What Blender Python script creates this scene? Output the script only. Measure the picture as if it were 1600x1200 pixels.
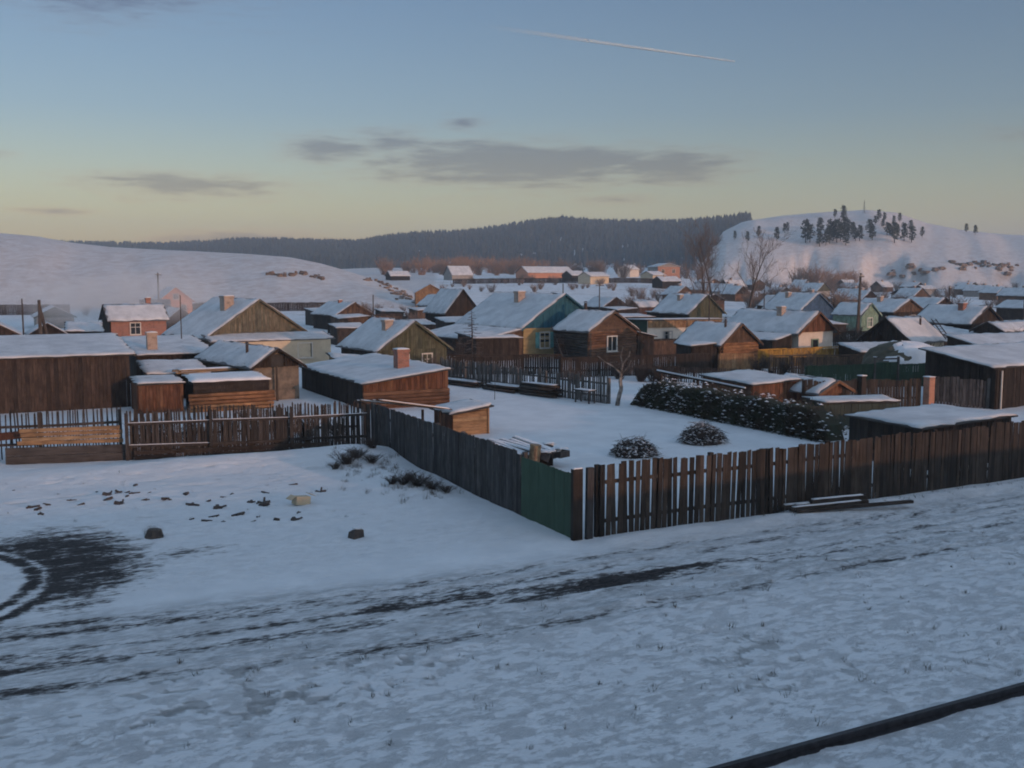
import bpy, math, random
import numpy as np
from mathutils import Vector, Matrix
R = math.radians
random.seed(7)
for o in list(bpy.data.objects): bpy.data.objects.remove(o)
sc = bpy.context.scene
COL = sc.collection
# ---------------------------------------------------------------- camera
YAW = 27.2                      # view turned 27.2 degrees clockwise from +Y; +X is the lane and the railway
cam_d = bpy.data.cameras.new('camera'); cam = bpy.data.objects.new('camera', cam_d); COL.objects.link(cam)
cam.location = (0, 0, 7.2); cam.rotation_euler = (R(90-6.046), 0, -R(YAW))
cam_d.sensor_width = 36; cam_d.lens = 36*1605/1600; cam_d.clip_start = 0.1; cam_d.clip_end = 60000
sc.camera = cam
# ---------------------------------------------------------------- light
SUN_AZ, SUN_EL = 164.0, 6.3     # degrees clockwise from +Y: low, behind the viewpoint and to the right
SUN_STRENGTH, SKY_STRENGTH, EXPOSURE = 1.75, 0.10, 0.30
sd = bpy.data.lights.new('sun', 'SUN'); sun = bpy.data.objects.new('sun', sd); COL.objects.link(sun)
sd.energy = SUN_STRENGTH; sd.angle = R(0.6); sd.color = (1.0, 0.52, 0.32)
sv = Vector((math.sin(R(SUN_AZ))*math.cos(R(SUN_EL)), math.cos(R(SUN_AZ))*math.cos(R(SUN_EL)), math.sin(R(SUN_EL))))
sun.rotation_euler = sv.to_track_quat('Z', 'Y').to_euler(); sun.location = (40, -60, 60)
vs = sc.view_settings
vs.view_transform = 'Standard'; vs.look = 'None'; vs.exposure = EXPOSURE; vs.gamma = 1; vs.use_curve_mapping = False
cy = sc.cycles
cy.use_denoising = True; cy.max_bounces = 4; cy.diffuse_bounces = 2; cy.glossy_bounces = 2; cy.transmission_bounces = 2
cy.transparent_max_bounces = 8; cy.volume_bounces = 1; cy.use_adaptive_sampling = True; cy.adaptive_threshold = 0.03
cy.filter_width = 1.9; cy.volume_step_rate = 4.0; cy.volume_max_steps = 64; cy.caustics_reflective = False; cy.caustics_refractive = False
world = bpy.data.worlds.new('World'); sc.world = world; world.use_nodes = True
WT = world.node_tree; WT.nodes.clear()
class NT:
    """small helper around a node tree"""
    def __init__(s, t): s.t = t; s.l = t.links
    def n(s, kind, **kw):
        nd = s.t.nodes.new(kind)
        for k, v in kw.items():
            if k == 'i':
                for a, b in v.items():
                    if isinstance(b, bpy.types.NodeSocket): s.l.new(b, nd.inputs[a])
                    else: nd.inputs[a].default_value = b
            else: setattr(nd, k, v)
        return nd
    def m(s, op, a, b=None, c=None, clamp=False):
        nd = s.n('ShaderNodeMath', operation=op, use_clamp=clamp)
        for k, v in enumerate((a, b, c)):
            if v is None: continue
            if isinstance(v, bpy.types.NodeSocket): s.l.new(v, nd.inputs[k])
            else: nd.inputs[k].default_value = v
        return nd.outputs[0]
    def step(s, x, lo, hi):
        nd = s.n('ShaderNodeMapRange', interpolation_type='SMOOTHSTEP')
        s.l.new(x, nd.inputs[0]); nd.inputs[1].default_value = lo; nd.inputs[2].default_value = hi
        return nd.outputs[0]
    def mix(s, f, a, b, bt='MIX'):
        nd = s.n('ShaderNodeMix', data_type='RGBA', blend_type=bt)
        for k, v in ((0, f), (6, a), (7, b)):
            if isinstance(v, bpy.types.NodeSocket): s.l.new(v, nd.inputs[k])
            elif k == 0: nd.inputs[0].default_value = v
            else: nd.inputs[k].default_value = (*v, 1) if len(v) == 3 else v
        return nd.outputs[2]
    def ramp(s, x, stops):
        nd = s.n('ShaderNodeValToRGB'); e = nd.color_ramp.elements
        while len(e) < len(stops): e.new(0.5)
        for k, (p, c) in enumerate(stops): e[k].position = p; e[k].color = (*c, 1)
        s.l.new(x, nd.inputs[0]); return nd.outputs[0]
    def noise(s, vec, scale, detail=3, rough=0.55, dist=0.0):
        nd = s.n('ShaderNodeTexNoise', i={'Scale': scale, 'Detail': detail, 'Roughness': rough, 'Distortion': dist})
        if vec is not None: s.l.new(vec, nd.inputs['Vector'])
        return nd.outputs[0]
    def mapv(s, vec, scale, loc=(0, 0, 0)):
        nd = s.n('ShaderNodeMapping', i={'Scale': scale, 'Location': loc}); s.l.new(vec, nd.inputs['Vector']); return nd.outputs[0]
def build_sky():
    w = NT(WT)
    out = w.n('ShaderNodeOutputWorld'); bg = w.n('ShaderNodeBackground', i={'Strength': SKY_STRENGTH}); w.l.new(bg.outputs[0], out.inputs[0])
    sky = w.n('ShaderNodeTexSky', sky_type='NISHITA', sun_disc=False)
    sky.sun_elevation = R(SUN_EL); sky.sun_rotation = R(SUN_AZ); sky.altitude = 400
    sky.air_density = 1.0; sky.dust_density = 1.5; sky.ozone_density = 1.5
    tc = w.n('ShaderNodeTexCoord'); sep = w.n('ShaderNodeSeparateXYZ'); w.l.new(tc.outputs['Generated'], sep.inputs[0])
    x, y, z = sep.outputs
    el = w.m('MULTIPLY', w.m('ARCSINE', z), 180/math.pi)                       # elevation, degrees
    az = w.m('MULTIPLY', w.m('ARCTAN2', x, y), 180/math.pi)                    # azimuth, degrees
    # dawn tint that depends on elevation only, the same all round the sky
    elu = w.m('DIVIDE', el, 40.0, clamp=True)
    tint = w.ramp(elu, [(0.0, (1.52, 1.22, 1.0)), (0.083, (1.44, 1.19, 1.02)), (0.215, (1.04, 1.01, 1.14)), (0.38, (0.95, 0.97, 1.15)), (0.62, (2.1, 1.95, 1.95)), (1.0, (3.6, 3.2, 2.95))])
    col = w.mix(1.0, sky.outputs[0], tint, 'MULTIPLY')
    # cloud banks: (azimuth, elevation, half length, half height)
    cv = w.n('ShaderNodeCombineXYZ'); w.l.new(az, cv.inputs[0]); w.l.new(el, cv.inputs[1])
    n1 = w.noise(w.mapv(cv.outputs[0], (0.13, 1.15, 1)), 1.0, 7, 0.62, 0.5)
    n2 = w.noise(w.mapv(cv.outputs[0], (0.5, 3.0, 1), (3, 1, 0)), 1.0, 5, 0.6, 0.3)
    acc = None
    for (a, e, ha, he, g) in CLOUDS:
        da = w.m('DIVIDE', w.m('SUBTRACT', az, a), ha); de = w.m('DIVIDE', w.m('SUBTRACT', el, e), he)
        q = w.m('SQRT', w.m('ADD', w.m('MULTIPLY', da, da), w.m('MULTIPLY', de, de)))
        v = w.m('MULTIPLY', w.m('SUBTRACT', 1.0, q), g*1.35)
        acc = v if acc is None else w.m('MAXIMUM', acc, v)
    shape = w.m('ADD', acc, w.m('ADD', w.m('MULTIPLY', w.m('SUBTRACT', n1, 0.5), 2.4), w.m('MULTIPLY', w.m('SUBTRACT', n2, 0.5), 1.9)))
    cm = w.m('MULTIPLY', w.step(shape, -0.35, 1.25), 0.95)
    # cloud colour: lit rims are pink, thick bellies grey-mauve
    belly = w.step(shape, 0.1, 1.2)
    cc = w.mix(belly, (1.04, 0.86, 0.80), (0.64, 0.565, 0.60))
    ccol = w.mix(1.0, col, cc, 'MULTIPLY')
    res = w.mix(cm, col, ccol)
    w.l.new(res, bg.inputs['Color'])
CLOUDS = [(27.5, 6.0, 11.0, 1.7, 1.25), (35.0, 5.9, 6.0, 1.2, 1.25), (31.0, 6.2, 7.0, 0.9, 1.5), (17.2, 6.7, 3.6, 0.85, 1.1), (20.5, 7.2, 3.0, 0.8, 1.0), (10.0, 4.7, 6.5, 0.95, 1.05), (3.6, 3.2, 2.2, 0.3, 0.9),
          (13.0, 1.9, 6.0, 0.55, 1.1), (24.5, 8.3, 1.7, 0.5, 0.8), (6.0, 13.8, 9.0, 1.6, 0.7), (33, 4.1, 3.0, 0.35, 0.8), (0.3, 5.9, 1.8, 0.3, 0.7), (58, 7, 7, 0.9, 0.8), (-32, 6, 9, 1.0, 0.9),
          (95, 6, 8, 1.0, 0.9), (-75, 8, 10, 1.2, 0.9), (-120, 6, 9, 1.0, 0.9), (140, 8, 9, 1.2, 0.9), (-165, 7, 10, 1.0, 0.9)]
build_sky()
# ---------------------------------------------------------------- materials
MATS = {}
def new_mat(name):
    m = bpy.data.materials.new(name); m.use_nodes = True; t = NT(m.node_tree)
    b = m.node_tree.nodes['Principled BSDF']; MATS[name] = m
    return m, t, b
def rnd_value(t):
    """a random number per piece: face attribute plus the object's own number"""
    a = t.n('ShaderNodeAttribute', attribute_name='rnd'); oi = t.n('ShaderNodeObjectInfo')
    return t.m('FRACT', t.m('ADD', a.outputs['Fac'], oi.outputs['Random']))
WEATHERED = {'fence_brown': (.42, .45), 'fence_grey': (.95, .1), 'stake': (.8, .2), 'plank_dark': (.55, .25), 'plank_barn': (.58, .3), 'plank_red': (.75, .1), 'plank_brown': (.7, .15), 'log_brown': (.8, .1),
             'gable_weathered': (.7, .1), 'paint_dullgreen': (.75, .1), 'log_dark': (.7, .2), 'board_grey_x': (.8, .1), 'paint_green': (.6, .1), 'paint_teal': (.8, 0), 'plank_fresh': (.8, .1), 'board_fresh_v': (.75, .05), 'log_shaded_y': (.7, .2)}
def wood(name, cols, axis='z', dark=0.45, rough=0.85, fine=26.0, patch=0.5):
    k_, d_ = WEATHERED.get(name, (1, 0))      # how dark and how grey the wood has weathered
    cols = [tuple(k_*(v*(1-d_)+d_*sum(c)/3) for v in c) for c in cols]
    m, t, b = new_mat(name)
    rv = rnd_value(t); tc = t.n('ShaderNodeTexCoord')
    n = len(cols); base = t.ramp(rv, [(k/max(1, n-1), c) for k, c in enumerate(cols)])
    off = t.n('ShaderNodeVectorMath', operation='ADD'); t.l.new(tc.outputs['Object'], off.inputs[0])
    cmb = t.n('ShaderNodeCombineXYZ')
    for k in range(3): t.l.new(t.m('MULTIPLY', rv, 37.0+11*k), cmb.inputs[k])
    t.l.new(cmb.outputs[0], off.inputs[1])
    sc_ = {'z': (fine, fine, 1.3), 'x': (1.3, fine, fine), 'y': (fine, 1.3, fine)}[axis]
    g = t.noise(t.mapv(off.outputs[0], sc_), 1.0, 4, 0.65)
    p = t.noise(off.outputs[0], 1.6, 4, 0.6)
    f = t.m('ADD', t.m('MULTIPLY', t.step(g, 0.3, 0.7), 1-dark), dark)
    f = t.m('MULTIPLY', f, t.m('ADD', t.m('MULTIPLY', t.step(p, 0.3, 0.68), patch), 1.12-patch))
    vv = t.n('ShaderNodeCombineColor')
    for k in range(3): t.l.new(f, vv.inputs[k])
    t.l.new(t.mix(1.0, base, vv.outputs[0], 'MULTIPLY'), b.inputs['Base Color'])
    b.inputs['Roughness'].default_value = rough; b.inputs['Specular IOR Level'].default_value = 0.25
    bp = t.n('ShaderNodeBump', i={'Strength': 0.5, 'Distance': 0.01, 'Height': g}); t.l.new(bp.outputs[0], b.inputs['Normal'])
    return m
def plain(name, c1, c2=None, scale=3.0, rough=0.8, metal=0.0, bump=0.0):
    m, t, b = new_mat(name); c2 = c2 or tuple(v*0.7 for v in c1)
    tc = t.n('ShaderNodeTexCoord'); n = t.noise(tc.outputs['Object'], scale, 5, 0.6)
    t.l.new(t.mix(t.step(n, 0.3, 0.7), c2, c1), b.inputs['Base Color'])
    b.inputs['Roughness'].default_value = rough; b.inputs['Metallic'].default_value = metal; b.inputs['Specular IOR Level'].default_value = 0.3
    if bump:
        bp = t.n('ShaderNodeBump', i={'Strength': 0.6, 'Distance': bump, 'Height': n}); t.l.new(bp.outputs[0], b.inputs['Normal'])
    return m
def snow_mat():
    m, t, b = new_mat('snow')
    tc = t.n('ShaderNodeTexCoord'); g = t.n('ShaderNodeNewGeometry')
    n = t.noise(g.outputs['Position'], 0.9, 5, 0.6); n2 = t.noise(g.outputs['Position'], 9.0, 4, 0.6)
    c = t.mix(t.step(n, 0.3, 0.7), (0.70, 0.72, 0.76), (0.82, 0.84, 0.88))
    t.l.new(c, b.inputs['Base Color']); b.inputs['Roughness'].default_value = 0.75; b.inputs['Specular IOR Level'].default_value = 0.2
    bp = t.n('ShaderNodeBump', i={'Strength': 0.35, 'Distance': 0.05, 'Height': n2}); t.l.new(bp.outputs[0], b.inputs['Normal'])
def roof_snow_mat():
    # thin settled snow: the roof sheets show through where it has slid or blown off
    m, t, b = new_mat('snow_roof')
    g = t.n('ShaderNodeNewGeometry'); oi = t.n('ShaderNodeObjectInfo'); P = g.outputs['Position']
    n = t.noise(P, 0.8, 6, 0.65); n2 = t.noise(P, 7.0, 4, 0.6); n3 = t.noise(t.mapv(P, (1, 1, 2.0)), 1.7, 6, 0.7)
    c = t.mix(t.step(n, 0.3, 0.7), (0.50, 0.52, 0.55), (0.68, 0.70, 0.73))
    bare = t.m('MULTIPLY', t.step(t.m('ADD', n3, t.m('MULTIPLY', oi.outputs['Random'], 0.06)), 0.66, 0.76), 0.75)
    c = t.mix(bare, c, (0.16, 0.16, 0.165))
    t.l.new(c, b.inputs['Base Color']); b.inputs['Roughness'].default_value = 0.8; b.inputs['Specular IOR Level'].default_value = 0.15
    bp = t.n('ShaderNodeBump', i={'Strength': 0.5, 'Distance': 0.05, 'Height': n2}); t.l.new(bp.outputs[0], b.inputs['Normal'])
def brick_mat(name, c1, c2, mortar):
    m, t, b = new_mat(name)
    g = t.n('ShaderNodeTexCoord'); sep = t.n('ShaderNodeSeparateXYZ'); t.l.new(g.outputs['Object'], sep.inputs[0])
    cb = t.n('ShaderNodeCombineXYZ'); t.l.new(t.m('ADD', sep.outputs[0], sep.outputs[1]), cb.inputs[0]); t.l.new(sep.outputs[2], cb.inputs[1])
    br = t.n('ShaderNodeTexBrick', i={'Scale': 1.0, 'Brick Width': 0.26, 'Row Height': 0.08, 'Mortar Size': 0.012, 'Color1': (*c1, 1), 'Color2': (*c2, 1), 'Mortar': (*mortar, 1)})
    t.l.new(cb.outputs[0], br.inputs['Vector'])
    n = t.noise(g.outputs['Object'], 3.0, 5)
    t.l.new(t.mix(t.m('MULTIPLY', t.step(n, 0.45, 0.75), 0.5), br.outputs[0], (0.05, 0.045, 0.04)), b.inputs['Base Color']); b.inputs['Roughness'].default_value = 0.9
def glass_mat():
    m, t, b = new_mat('window_glass')
    b.inputs['Base Color'].default_value = (0.02, 0.025, 0.03, 1); b.inputs['Roughness'].default_value = 0.08; b.inputs['Specular IOR Level'].default_value = 0.6
def ground_mat():
    m, t, b = new_mat('snowy_ground')
    g = t.n('ShaderNodeNewGeometry'); P = g.outputs['Position']
    d = t.n('ShaderNodeAttribute', attribute_name='dirt').outputs['Fac']
    s = t.n('ShaderNodeAttribute', attribute_name='specks').outputs['Fac']
    stretch = t.mapv(P, (0.45, 1.25, 1.0))
    nA = t.noise(stretch, 2.2, 6, 0.68, 0.3); nB = t.noise(stretch, 9.0, 4, 0.65); nC = t.noise(P, 0.7, 4, 0.6)
    thr = t.m('ADD', t.m('MULTIPLY', t.m('SUBTRACT', nA, 0.5), 1.9), t.m('MULTIPLY', t.m('SUBTRACT', nB, 0.5), 1.5))
    dm = t.step(t.m('ADD', d, t.m('MULTIPLY', thr, t.step(d, 0.02, 0.35))), 0.34, 0.86)
    # bare tufts and footprints that break the thin snow
    sp = t.noise(t.mapv(P, (0.75, 1.3, 1.0)), 1.3, 6, 0.66, 0.9)
    pit = t.n('ShaderNodeAttribute', attribute_name='pits').outputs['Fac']
    sm = t.m('MULTIPLY', t.step(t.m('ADD', pit, t.m('MULTIPLY', t.m('SUBTRACT', nB, 0.5), 0.9)), 0.25, 0.95), t.step(pit, 0.0, 0.15))
    sp2 = t.noise(t.mapv(P, (1.6, 2.6, 1.0), (5, 2, 0)), 2.1, 4, 0.6, 0.3)
    sm2 = t.m('MULTIPLY', t.step(sp2, 0.655, 0.71), t.m('MULTIPLY', s, t.step(nC, 0.42, 0.58)))
    spk = t.m('MULTIPLY', t.m('MAXIMUM', sm, sm2), 0.5)
    # trodden, refrozen crust: greyer and rougher where people, cars and wind have worked the snow
    crust = t.noise(t.mapv(P, (0.6, 1.0, 1.0)), 3.6, 9, 0.8, 0.0)
    cr = t.m('MULTIPLY', t.step(t.m('ADD', crust, t.m('MULTIPLY', t.m('SUBTRACT', nC, 0.5), 0.35)), 0.46, 0.70), t.m('MINIMUM', t.m('MULTIPLY', s, 1.15), 1.0))
    sn = t.mix(t.step(nC, 0.3, 0.7), (0.70, 0.72, 0.75), (0.80, 0.82, 0.85))
    sn = t.mix(t.m('MULTIPLY', cr, 0.5), sn, (0.58, 0.60, 0.62))
    lane = t.n('ShaderNodeAttribute', attribute_name='lane').outputs['Fac']
    slush = t.m('MULTIPLY', t.step(t.m('ADD', t.m('MULTIPLY', nA, 0.6), t.m('MULTIPLY', nB, 0.4)), 0.36, 0.62), t.m('MULTIPLY', lane, 0.6))
    sn = t.mix(slush, sn, (0.27, 0.28, 0.29))
    soil = t.mix(t.step(nB, 0.35, 0.65), (0.016, 0.015, 0.017), (0.065, 0.058, 0.058))
    grassy = t.mix(t.step(nB, 0.35, 0.65), (0.09, 0.085, 0.08), (0.17, 0.16, 0.15))
    c = t.mix(spk, sn, grassy); c = t.mix(dm, c, soil)
    # fields, thin snow over dry grass far off, hills sun-warmed in colour, bare rock on steep faces
    f = t.n('ShaderNodeAttribute', attribute_name='field').outputs['Fac']
    nF = t.noise(P, 0.05, 6, 0.7); nG = t.noise(t.mapv(P, (1, 1, 2.5)), 0.32, 5, 0.7)
    fm = t.m('MULTIPLY', t.step(t.m('ADD', t.m('MULTIPLY', nF, 0.5), t.m('MULTIPLY', nG, 0.5)), 0.50, 0.62), f)
    c = t.mix(fm, c, (0.21, 0.17, 0.135))
    thin = t.n('ShaderNodeAttribute', attribute_name='thin').outputs['Fac']          # dry grass, plus the sunlit warmth and dimmer tone painted into hill snow
    c = t.mix(t.m('MULTIPLY', thin, t.m('ADD', 0.24, t.m('MULTIPLY', t.step(nG, 0.3, 0.7), 0.30))), c, (0.40, 0.31, 0.27))
    sl = t.n('ShaderNodeSeparateXYZ'); t.l.new(g.outputs['Normal'], sl.inputs[0])
    rk = t.n('ShaderNodeAttribute', attribute_name='rocky').outputs['Fac']
    rm = t.m('MULTIPLY', t.step(t.m('ADD', sl.outputs[2], t.m('MULTIPLY', nG, 0.35)), 1.08, 0.94), rk)
    c = t.mix(rm, c, (0.20, 0.15, 0.115))
    t.l.new(c, b.inputs['Base Color']); b.inputs['Roughness'].default_value = 0.8; b.inputs['Specular IOR Level'].default_value = 0.15
    hh = t.m('SUBTRACT', t.m('ADD', t.m('MULTIPLY', nA, 0.5), t.m('MULTIPLY', nB, 0.35)), t.m('ADD', t.m('MULTIPLY', t.m('MAXIMUM', dm, spk), 0.5), t.m('MULTIPLY', cr, 0.3)))
    bp = t.n('ShaderNodeBump', i={'Strength': 0.85, 'Distance': 0.10, 'Height': hh}); t.l.new(bp.outputs[0], b.inputs['Normal'])
snow_mat(); roof_snow_mat(); glass_mat(); ground_mat()
brick_mat('brick_red', (0.36, 0.13, 0.08), (0.28, 0.10, 0.065), (0.25, 0.22, 0.2))
brick_mat('brick_pale', (0.40, 0.30, 0.24), (0.33, 0.24, 0.2), (0.4, 0.37, 0.34))
brick_mat('brick_orange', (0.50, 0.20, 0.11), (0.42, 0.17, 0.10), (0.35, 0.28, 0.24))
wood('fence_grey', [(0.085, 0.083, 0.085), (0.13, 0.125, 0.125), (0.06, 0.058, 0.06), (0.16, 0.15, 0.145)])
wood('fence_brown', [(0.10, 0.075, 0.06), (0.19, 0.13, 0.09), (0.065, 0.055, 0.05), (0.23, 0.165, 0.12), (0.11, 0.095, 0.085)])
wood('stake', [(0.07, 0.06, 0.055), (0.13, 0.11, 0.10), (0.045, 0.04, 0.037)])
wood('stake_pale', [(0.15, 0.14, 0.135), (0.22, 0.21, 0.20), (0.09, 0.085, 0.08)])
wood('plank_dark', [(0.075, 0.055, 0.045), (0.12, 0.085, 0.065), (0.05, 0.04, 0.035)])
wood('plank_barn', [(0.135, 0.085, 0.065), (0.19, 0.12, 0.085), (0.09, 0.062, 0.05), (0.16, 0.105, 0.08)])
wood('plank_red', [(0.27, 0.115, 0.06), (0.17, 0.075, 0.045), (0.34, 0.17, 0.09)])
wood('plank_brown', [(0.24, 0.145, 0.09), (0.17, 0.105, 0.07), (0.30, 0.19, 0.12)])
wood('plank_fresh', [(0.52, 0.33, 0.17), (0.44, 0.26, 0.13), (0.58, 0.39, 0.21)], axis='x', dark=0.6)
wood('board_fresh_v', [(0.50, 0.30, 0.15), (0.40, 0.22, 0.11), (0.54, 0.35, 0.19)], dark=0.6)
wood('board_grey_x', [(0.17, 0.15, 0.14), (0.12, 0.11, 0.105)], axis='x')
wood('log_orange', [(0.36, 0.19, 0.10), (0.28, 0.14, 0.075), (0.44, 0.25, 0.13)], axis='x', dark=0.55)
wood('log_brown', [(0.25, 0.13, 0.075), (0.19, 0.10, 0.06), (0.30, 0.165, 0.095)], axis='x', dark=0.55)
wood('log_dark', [(0.09, 0.07, 0.06), (0.13, 0.10, 0.08)], axis='x')
wood('log_shaded_y', [(0.10, 0.085, 0.075), (0.15, 0.125, 0.105)], axis='y')  # darker copy for an unlit side wall, shade carried by the colour
wood('paint_teal', [(0.03, 0.135, 0.21), (0.042, 0.165, 0.25), (0.025, 0.115, 0.185)], dark=0.7, patch=0.25)
wood('paint_green', [(0.045, 0.10, 0.065), (0.06, 0.12, 0.075)], dark=0.72, patch=0.3)
wood('gate_green', [(0.055, 0.095, 0.068), (0.062, 0.105, 0.074)], dark=0.8, patch=0.2)
wood('paint_dullgreen', [(0.13, 0.145, 0.09), (0.17, 0.175, 0.115), (0.10, 0.115, 0.08)], dark=0.6)
wood('gable_weathered', [(0.27, 0.25, 0.18), (0.33, 0.29, 0.21), (0.20, 0.205, 0.155), (0.30, 0.27, 0.20)], dark=0.55)
wood('paint_yellow', [(0.38, 0.29, 0.15), (0.33, 0.26, 0.14)], dark=0.8, patch=0.25)
wood('paint_ochre', [(0.52, 0.30, 0.06), (0.44, 0.25, 0.06), (0.36, 0.22, 0.07)], dark=0.65)
wood('paint_blue', [(0.06, 0.12, 0.21), (0.075, 0.14, 0.24)], dark=0.75)
wood('paint_palegreen', [(0.22, 0.33, 0.25), (0.25, 0.36, 0.28)], dark=0.75)
wood('paint_white', [(0.62, 0.60, 0.56), (0.68, 0.66, 0.62)], dark=0.8, patch=0.25)
wood('paint_turquoise', [(0.16, 0.42, 0.42), (0.2, 0.46, 0.46)], dark=0.8)
wood('bark', [(0.07, 0.055, 0.045), (0.10, 0.08, 0.065)])
wood('pole_wood', [(0.10, 0.08, 0.07), (0.13, 0.11, 0.095)])
plain('plaster_white', (0.66, 0.60, 0.53), (0.56, 0.50, 0.43), 1.5)
plain('plaster_cream', (0.62, 0.52, 0.38), (0.52, 0.43, 0.31), 1.2)
plain('plaster_grey', (0.33, 0.31, 0.29), (0.25, 0.24, 0.23), 1.5)
plain('plaster_orange', (0.52, 0.25, 0.15), (0.44, 0.21, 0.13), 1.0)
plain('clay_wall', (0.21, 0.175, 0.14), (0.11, 0.095, 0.08), 2.5, bump=0.05)
plain('roof_slate', (0.16, 0.16, 0.165), (0.09, 0.09, 0.095), 2.0)
plain('roof_felt', (0.05, 0.048, 0.048), (0.03, 0.03, 0.03), 2.0)
plain('steel_dark', (0.055, 0.05, 0.055), (0.03, 0.028, 0.03), 8.0, 0.5, 0.3)
plain('stovepipe', (0.04, 0.035, 0.035), (0.07, 0.05, 0.04), 6.0, 0.6, 0.2)
plain('concrete', (0.30, 0.29, 0.28), (0.22, 0.21, 0.21), 3.0)
plain('rock', (0.27, 0.20, 0.155), (0.11, 0.085, 0.07), 0.35, bump=0.3)
plain('twig', (0.085, 0.068, 0.058), (0.05, 0.04, 0.036), 4.0)
plain('twig_far', (0.20, 0.155, 0.13), (0.14, 0.11, 0.095), 0.5)
plain('twig_orange', (0.30, 0.19, 0.13), (0.22, 0.14, 0.10), 0.5)
plain('needles', (0.045, 0.058, 0.040), (0.022, 0.030, 0.023), 0.8)
plain('forest', (0.024, 0.030, 0.027), (0.012, 0.016, 0.016), 0.02)
plain('hedge_leaf', (0.040, 0.050, 0.030), (0.055, 0.040, 0.028), 1.2)
plain('dry_grass', (0.15, 0.13, 0.105), (0.09, 0.08, 0.07), 3.0)
plain('birch_bark', (0.33, 0.31, 0.29), (0.06, 0.055, 0.05), 4.0)
plain('cardboard', (0.50, 0.44, 0.32), (0.42, 0.36, 0.26), 2.0)
plain('scrap_dark', (0.045, 0.04, 0.042), (0.09, 0.075, 0.065), 7.0)
plain('hay', (0.11, 0.10, 0.07), (0.06, 0.058, 0.045), 2.5, bump=0.08)
plain('tarp_dark', (0.045, 0.06, 0.05), (0.03, 0.04, 0.035), 2.0)
plain('barrel_rust', (0.28, 0.22, 0.13), (0.15, 0.09, 0.06), 5.0, 0.6)
plain('curtain', (0.55, 0.53, 0.5), (0.45, 0.42, 0.4), 4.0)
# ---------------------------------------------------------------- terrain
def _hash(i, j, s):
    n = (i * 374761393 + j * 668265263 + s * 1442695041) & 0xffffffff
    n = ((n ^ (n >> 13)) * 1274126177) & 0xffffffff
    return ((n ^ (n >> 16)) & 0xffff) / 65535.0
def vnoise(x, y, s=0):
    x = np.asarray(x, float); y = np.asarray(y, float)
    i = np.floor(x).astype(np.int64); j = np.floor(y).astype(np.int64)
    u = x - i; v = y - j; u = u*u*(3-2*u); v = v*v*(3-2*v)
    a = _hash(i, j, s); b = _hash(i+1, j, s); c = _hash(i, j+1, s); d = _hash(i+1, j+1, s)
    return (a*(1-u)+b*u)*(1-v) + (c*(1-u)+d*u)*v
def fbm(x, y, s=0, o=4):
    t = 0; a = 0.5; n = 0
    for k in range(o):
        t = t + a*vnoise(x, y, s+k); n += a; x = x*2.03+7.1; y = y*2.03+3.7; a *= 0.5
    return t/n
def sstep(a, b, x):
    t = np.clip((x-a)/(b-a), 0, 1); return t*t*(3-2*t)
def bump(x, y, cx, cy, rx, ry):
    return np.exp(-((x-cx)/rx)**2 - ((y-cy)/ry)**2)
# lane: wheel ruts run along X; (offset from the lane axis, depth, half width)
def rut_y(x, c0): return 20.6 + c0 + 1.1*sstep(9, -4, np.asarray(x, float)) + 0.16*np.sin(np.asarray(x, float)*0.31+c0*2.0)
RUTS = [(0.55, 0.055, 0.20), (-0.95, 0.06, 0.22), (-2.45, 0.06, 0.20), (-0.35, 0.03, 0.15), (1.25, 0.03, 0.16)]
# crest tables: azimuth (degrees clockwise from +Y), crest height (m), crest distance, foot distance
LEFT_HILL = np.array([(-120, 0, 330, 225), (-70, 12, 330, 225), (-4.45, 22.9, 376, 261), (0.93, 19.8, 351, 248), (2.65, 18.7, 343, 244), (4.12, 16.9, 337, 241), (5.93, 15.5, 328, 238), (8.43, 14.6, 319, 234), (11.0, 13.8, 310, 231), (13.31, 12.9, 301, 227), (14.99, 12.1, 292, 223), (16.68, 10.4, 280, 218), (18.74, 7.4, 265, 212), (20.48, 4.4, 252, 209), (21.88, 1.9, 241, 206), (23.48, 0, 241, 206)])
RIGHT_HILL = np.array([(36.38, 0, 611, 509), (37.88, 17.5, 611, 509), (38.71, 33.1, 633, 510), (39.71, 39.2, 645, 510), (41.7, 43.3, 661, 511), (43.99, 45.9, 674, 512), (45.9, 47.4, 686, 512), (47.48, 45.8, 693, 512), (49.03, 38.6, 689, 512), (50.55, 34.2, 686, 512), (52.32, 31.6, 685, 517), (53.47, 30.6, 686, 519), (56.26, 26.7, 698, 532), (61.42, 18.3, 726, 562), (85, 10, 620, 465), (120, 0, 620, 465)])
FOREST_HILL = np.array([(-100, 0, 1900, 1200), (-40, 30, 1900, 1200), (2.63, 53.9, 2089, 1320), (8.42, 50.4, 2007, 1267), (11.0, 52.7, 1926, 1145), (12.32, 55.9, 1862, 1138), (14.32, 54.8, 1846, 1077), (18.76, 51.5, 1820, 1011), (20.16, 57.7, 1763, 987), (22.26, 62.5, 1706, 964), (24.37, 63.6, 1702, 951), (26.49, 71.9, 1700, 940), (28.26, 80.2, 1700, 930), (30.02, 87.5, 1702, 921), (31.78, 81.2, 1705, 903), (34.23, 78.0, 1663, 887), (36.31, 75.9, 1620, 871), (38.36, 74.3, 1529, 856), (39.71, 74.1, 1434, 840), (42.71, 73.0, 1505, 934), (47.53, 53.3, 1600, 1066), (53.52, 34.9, 1674, 1116), (80, 25, 1500, 1000), (120, 0, 1500, 1000)])
def tab(t, az, c): return np.interp(az, t[:, 0], t[:, c])
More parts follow.
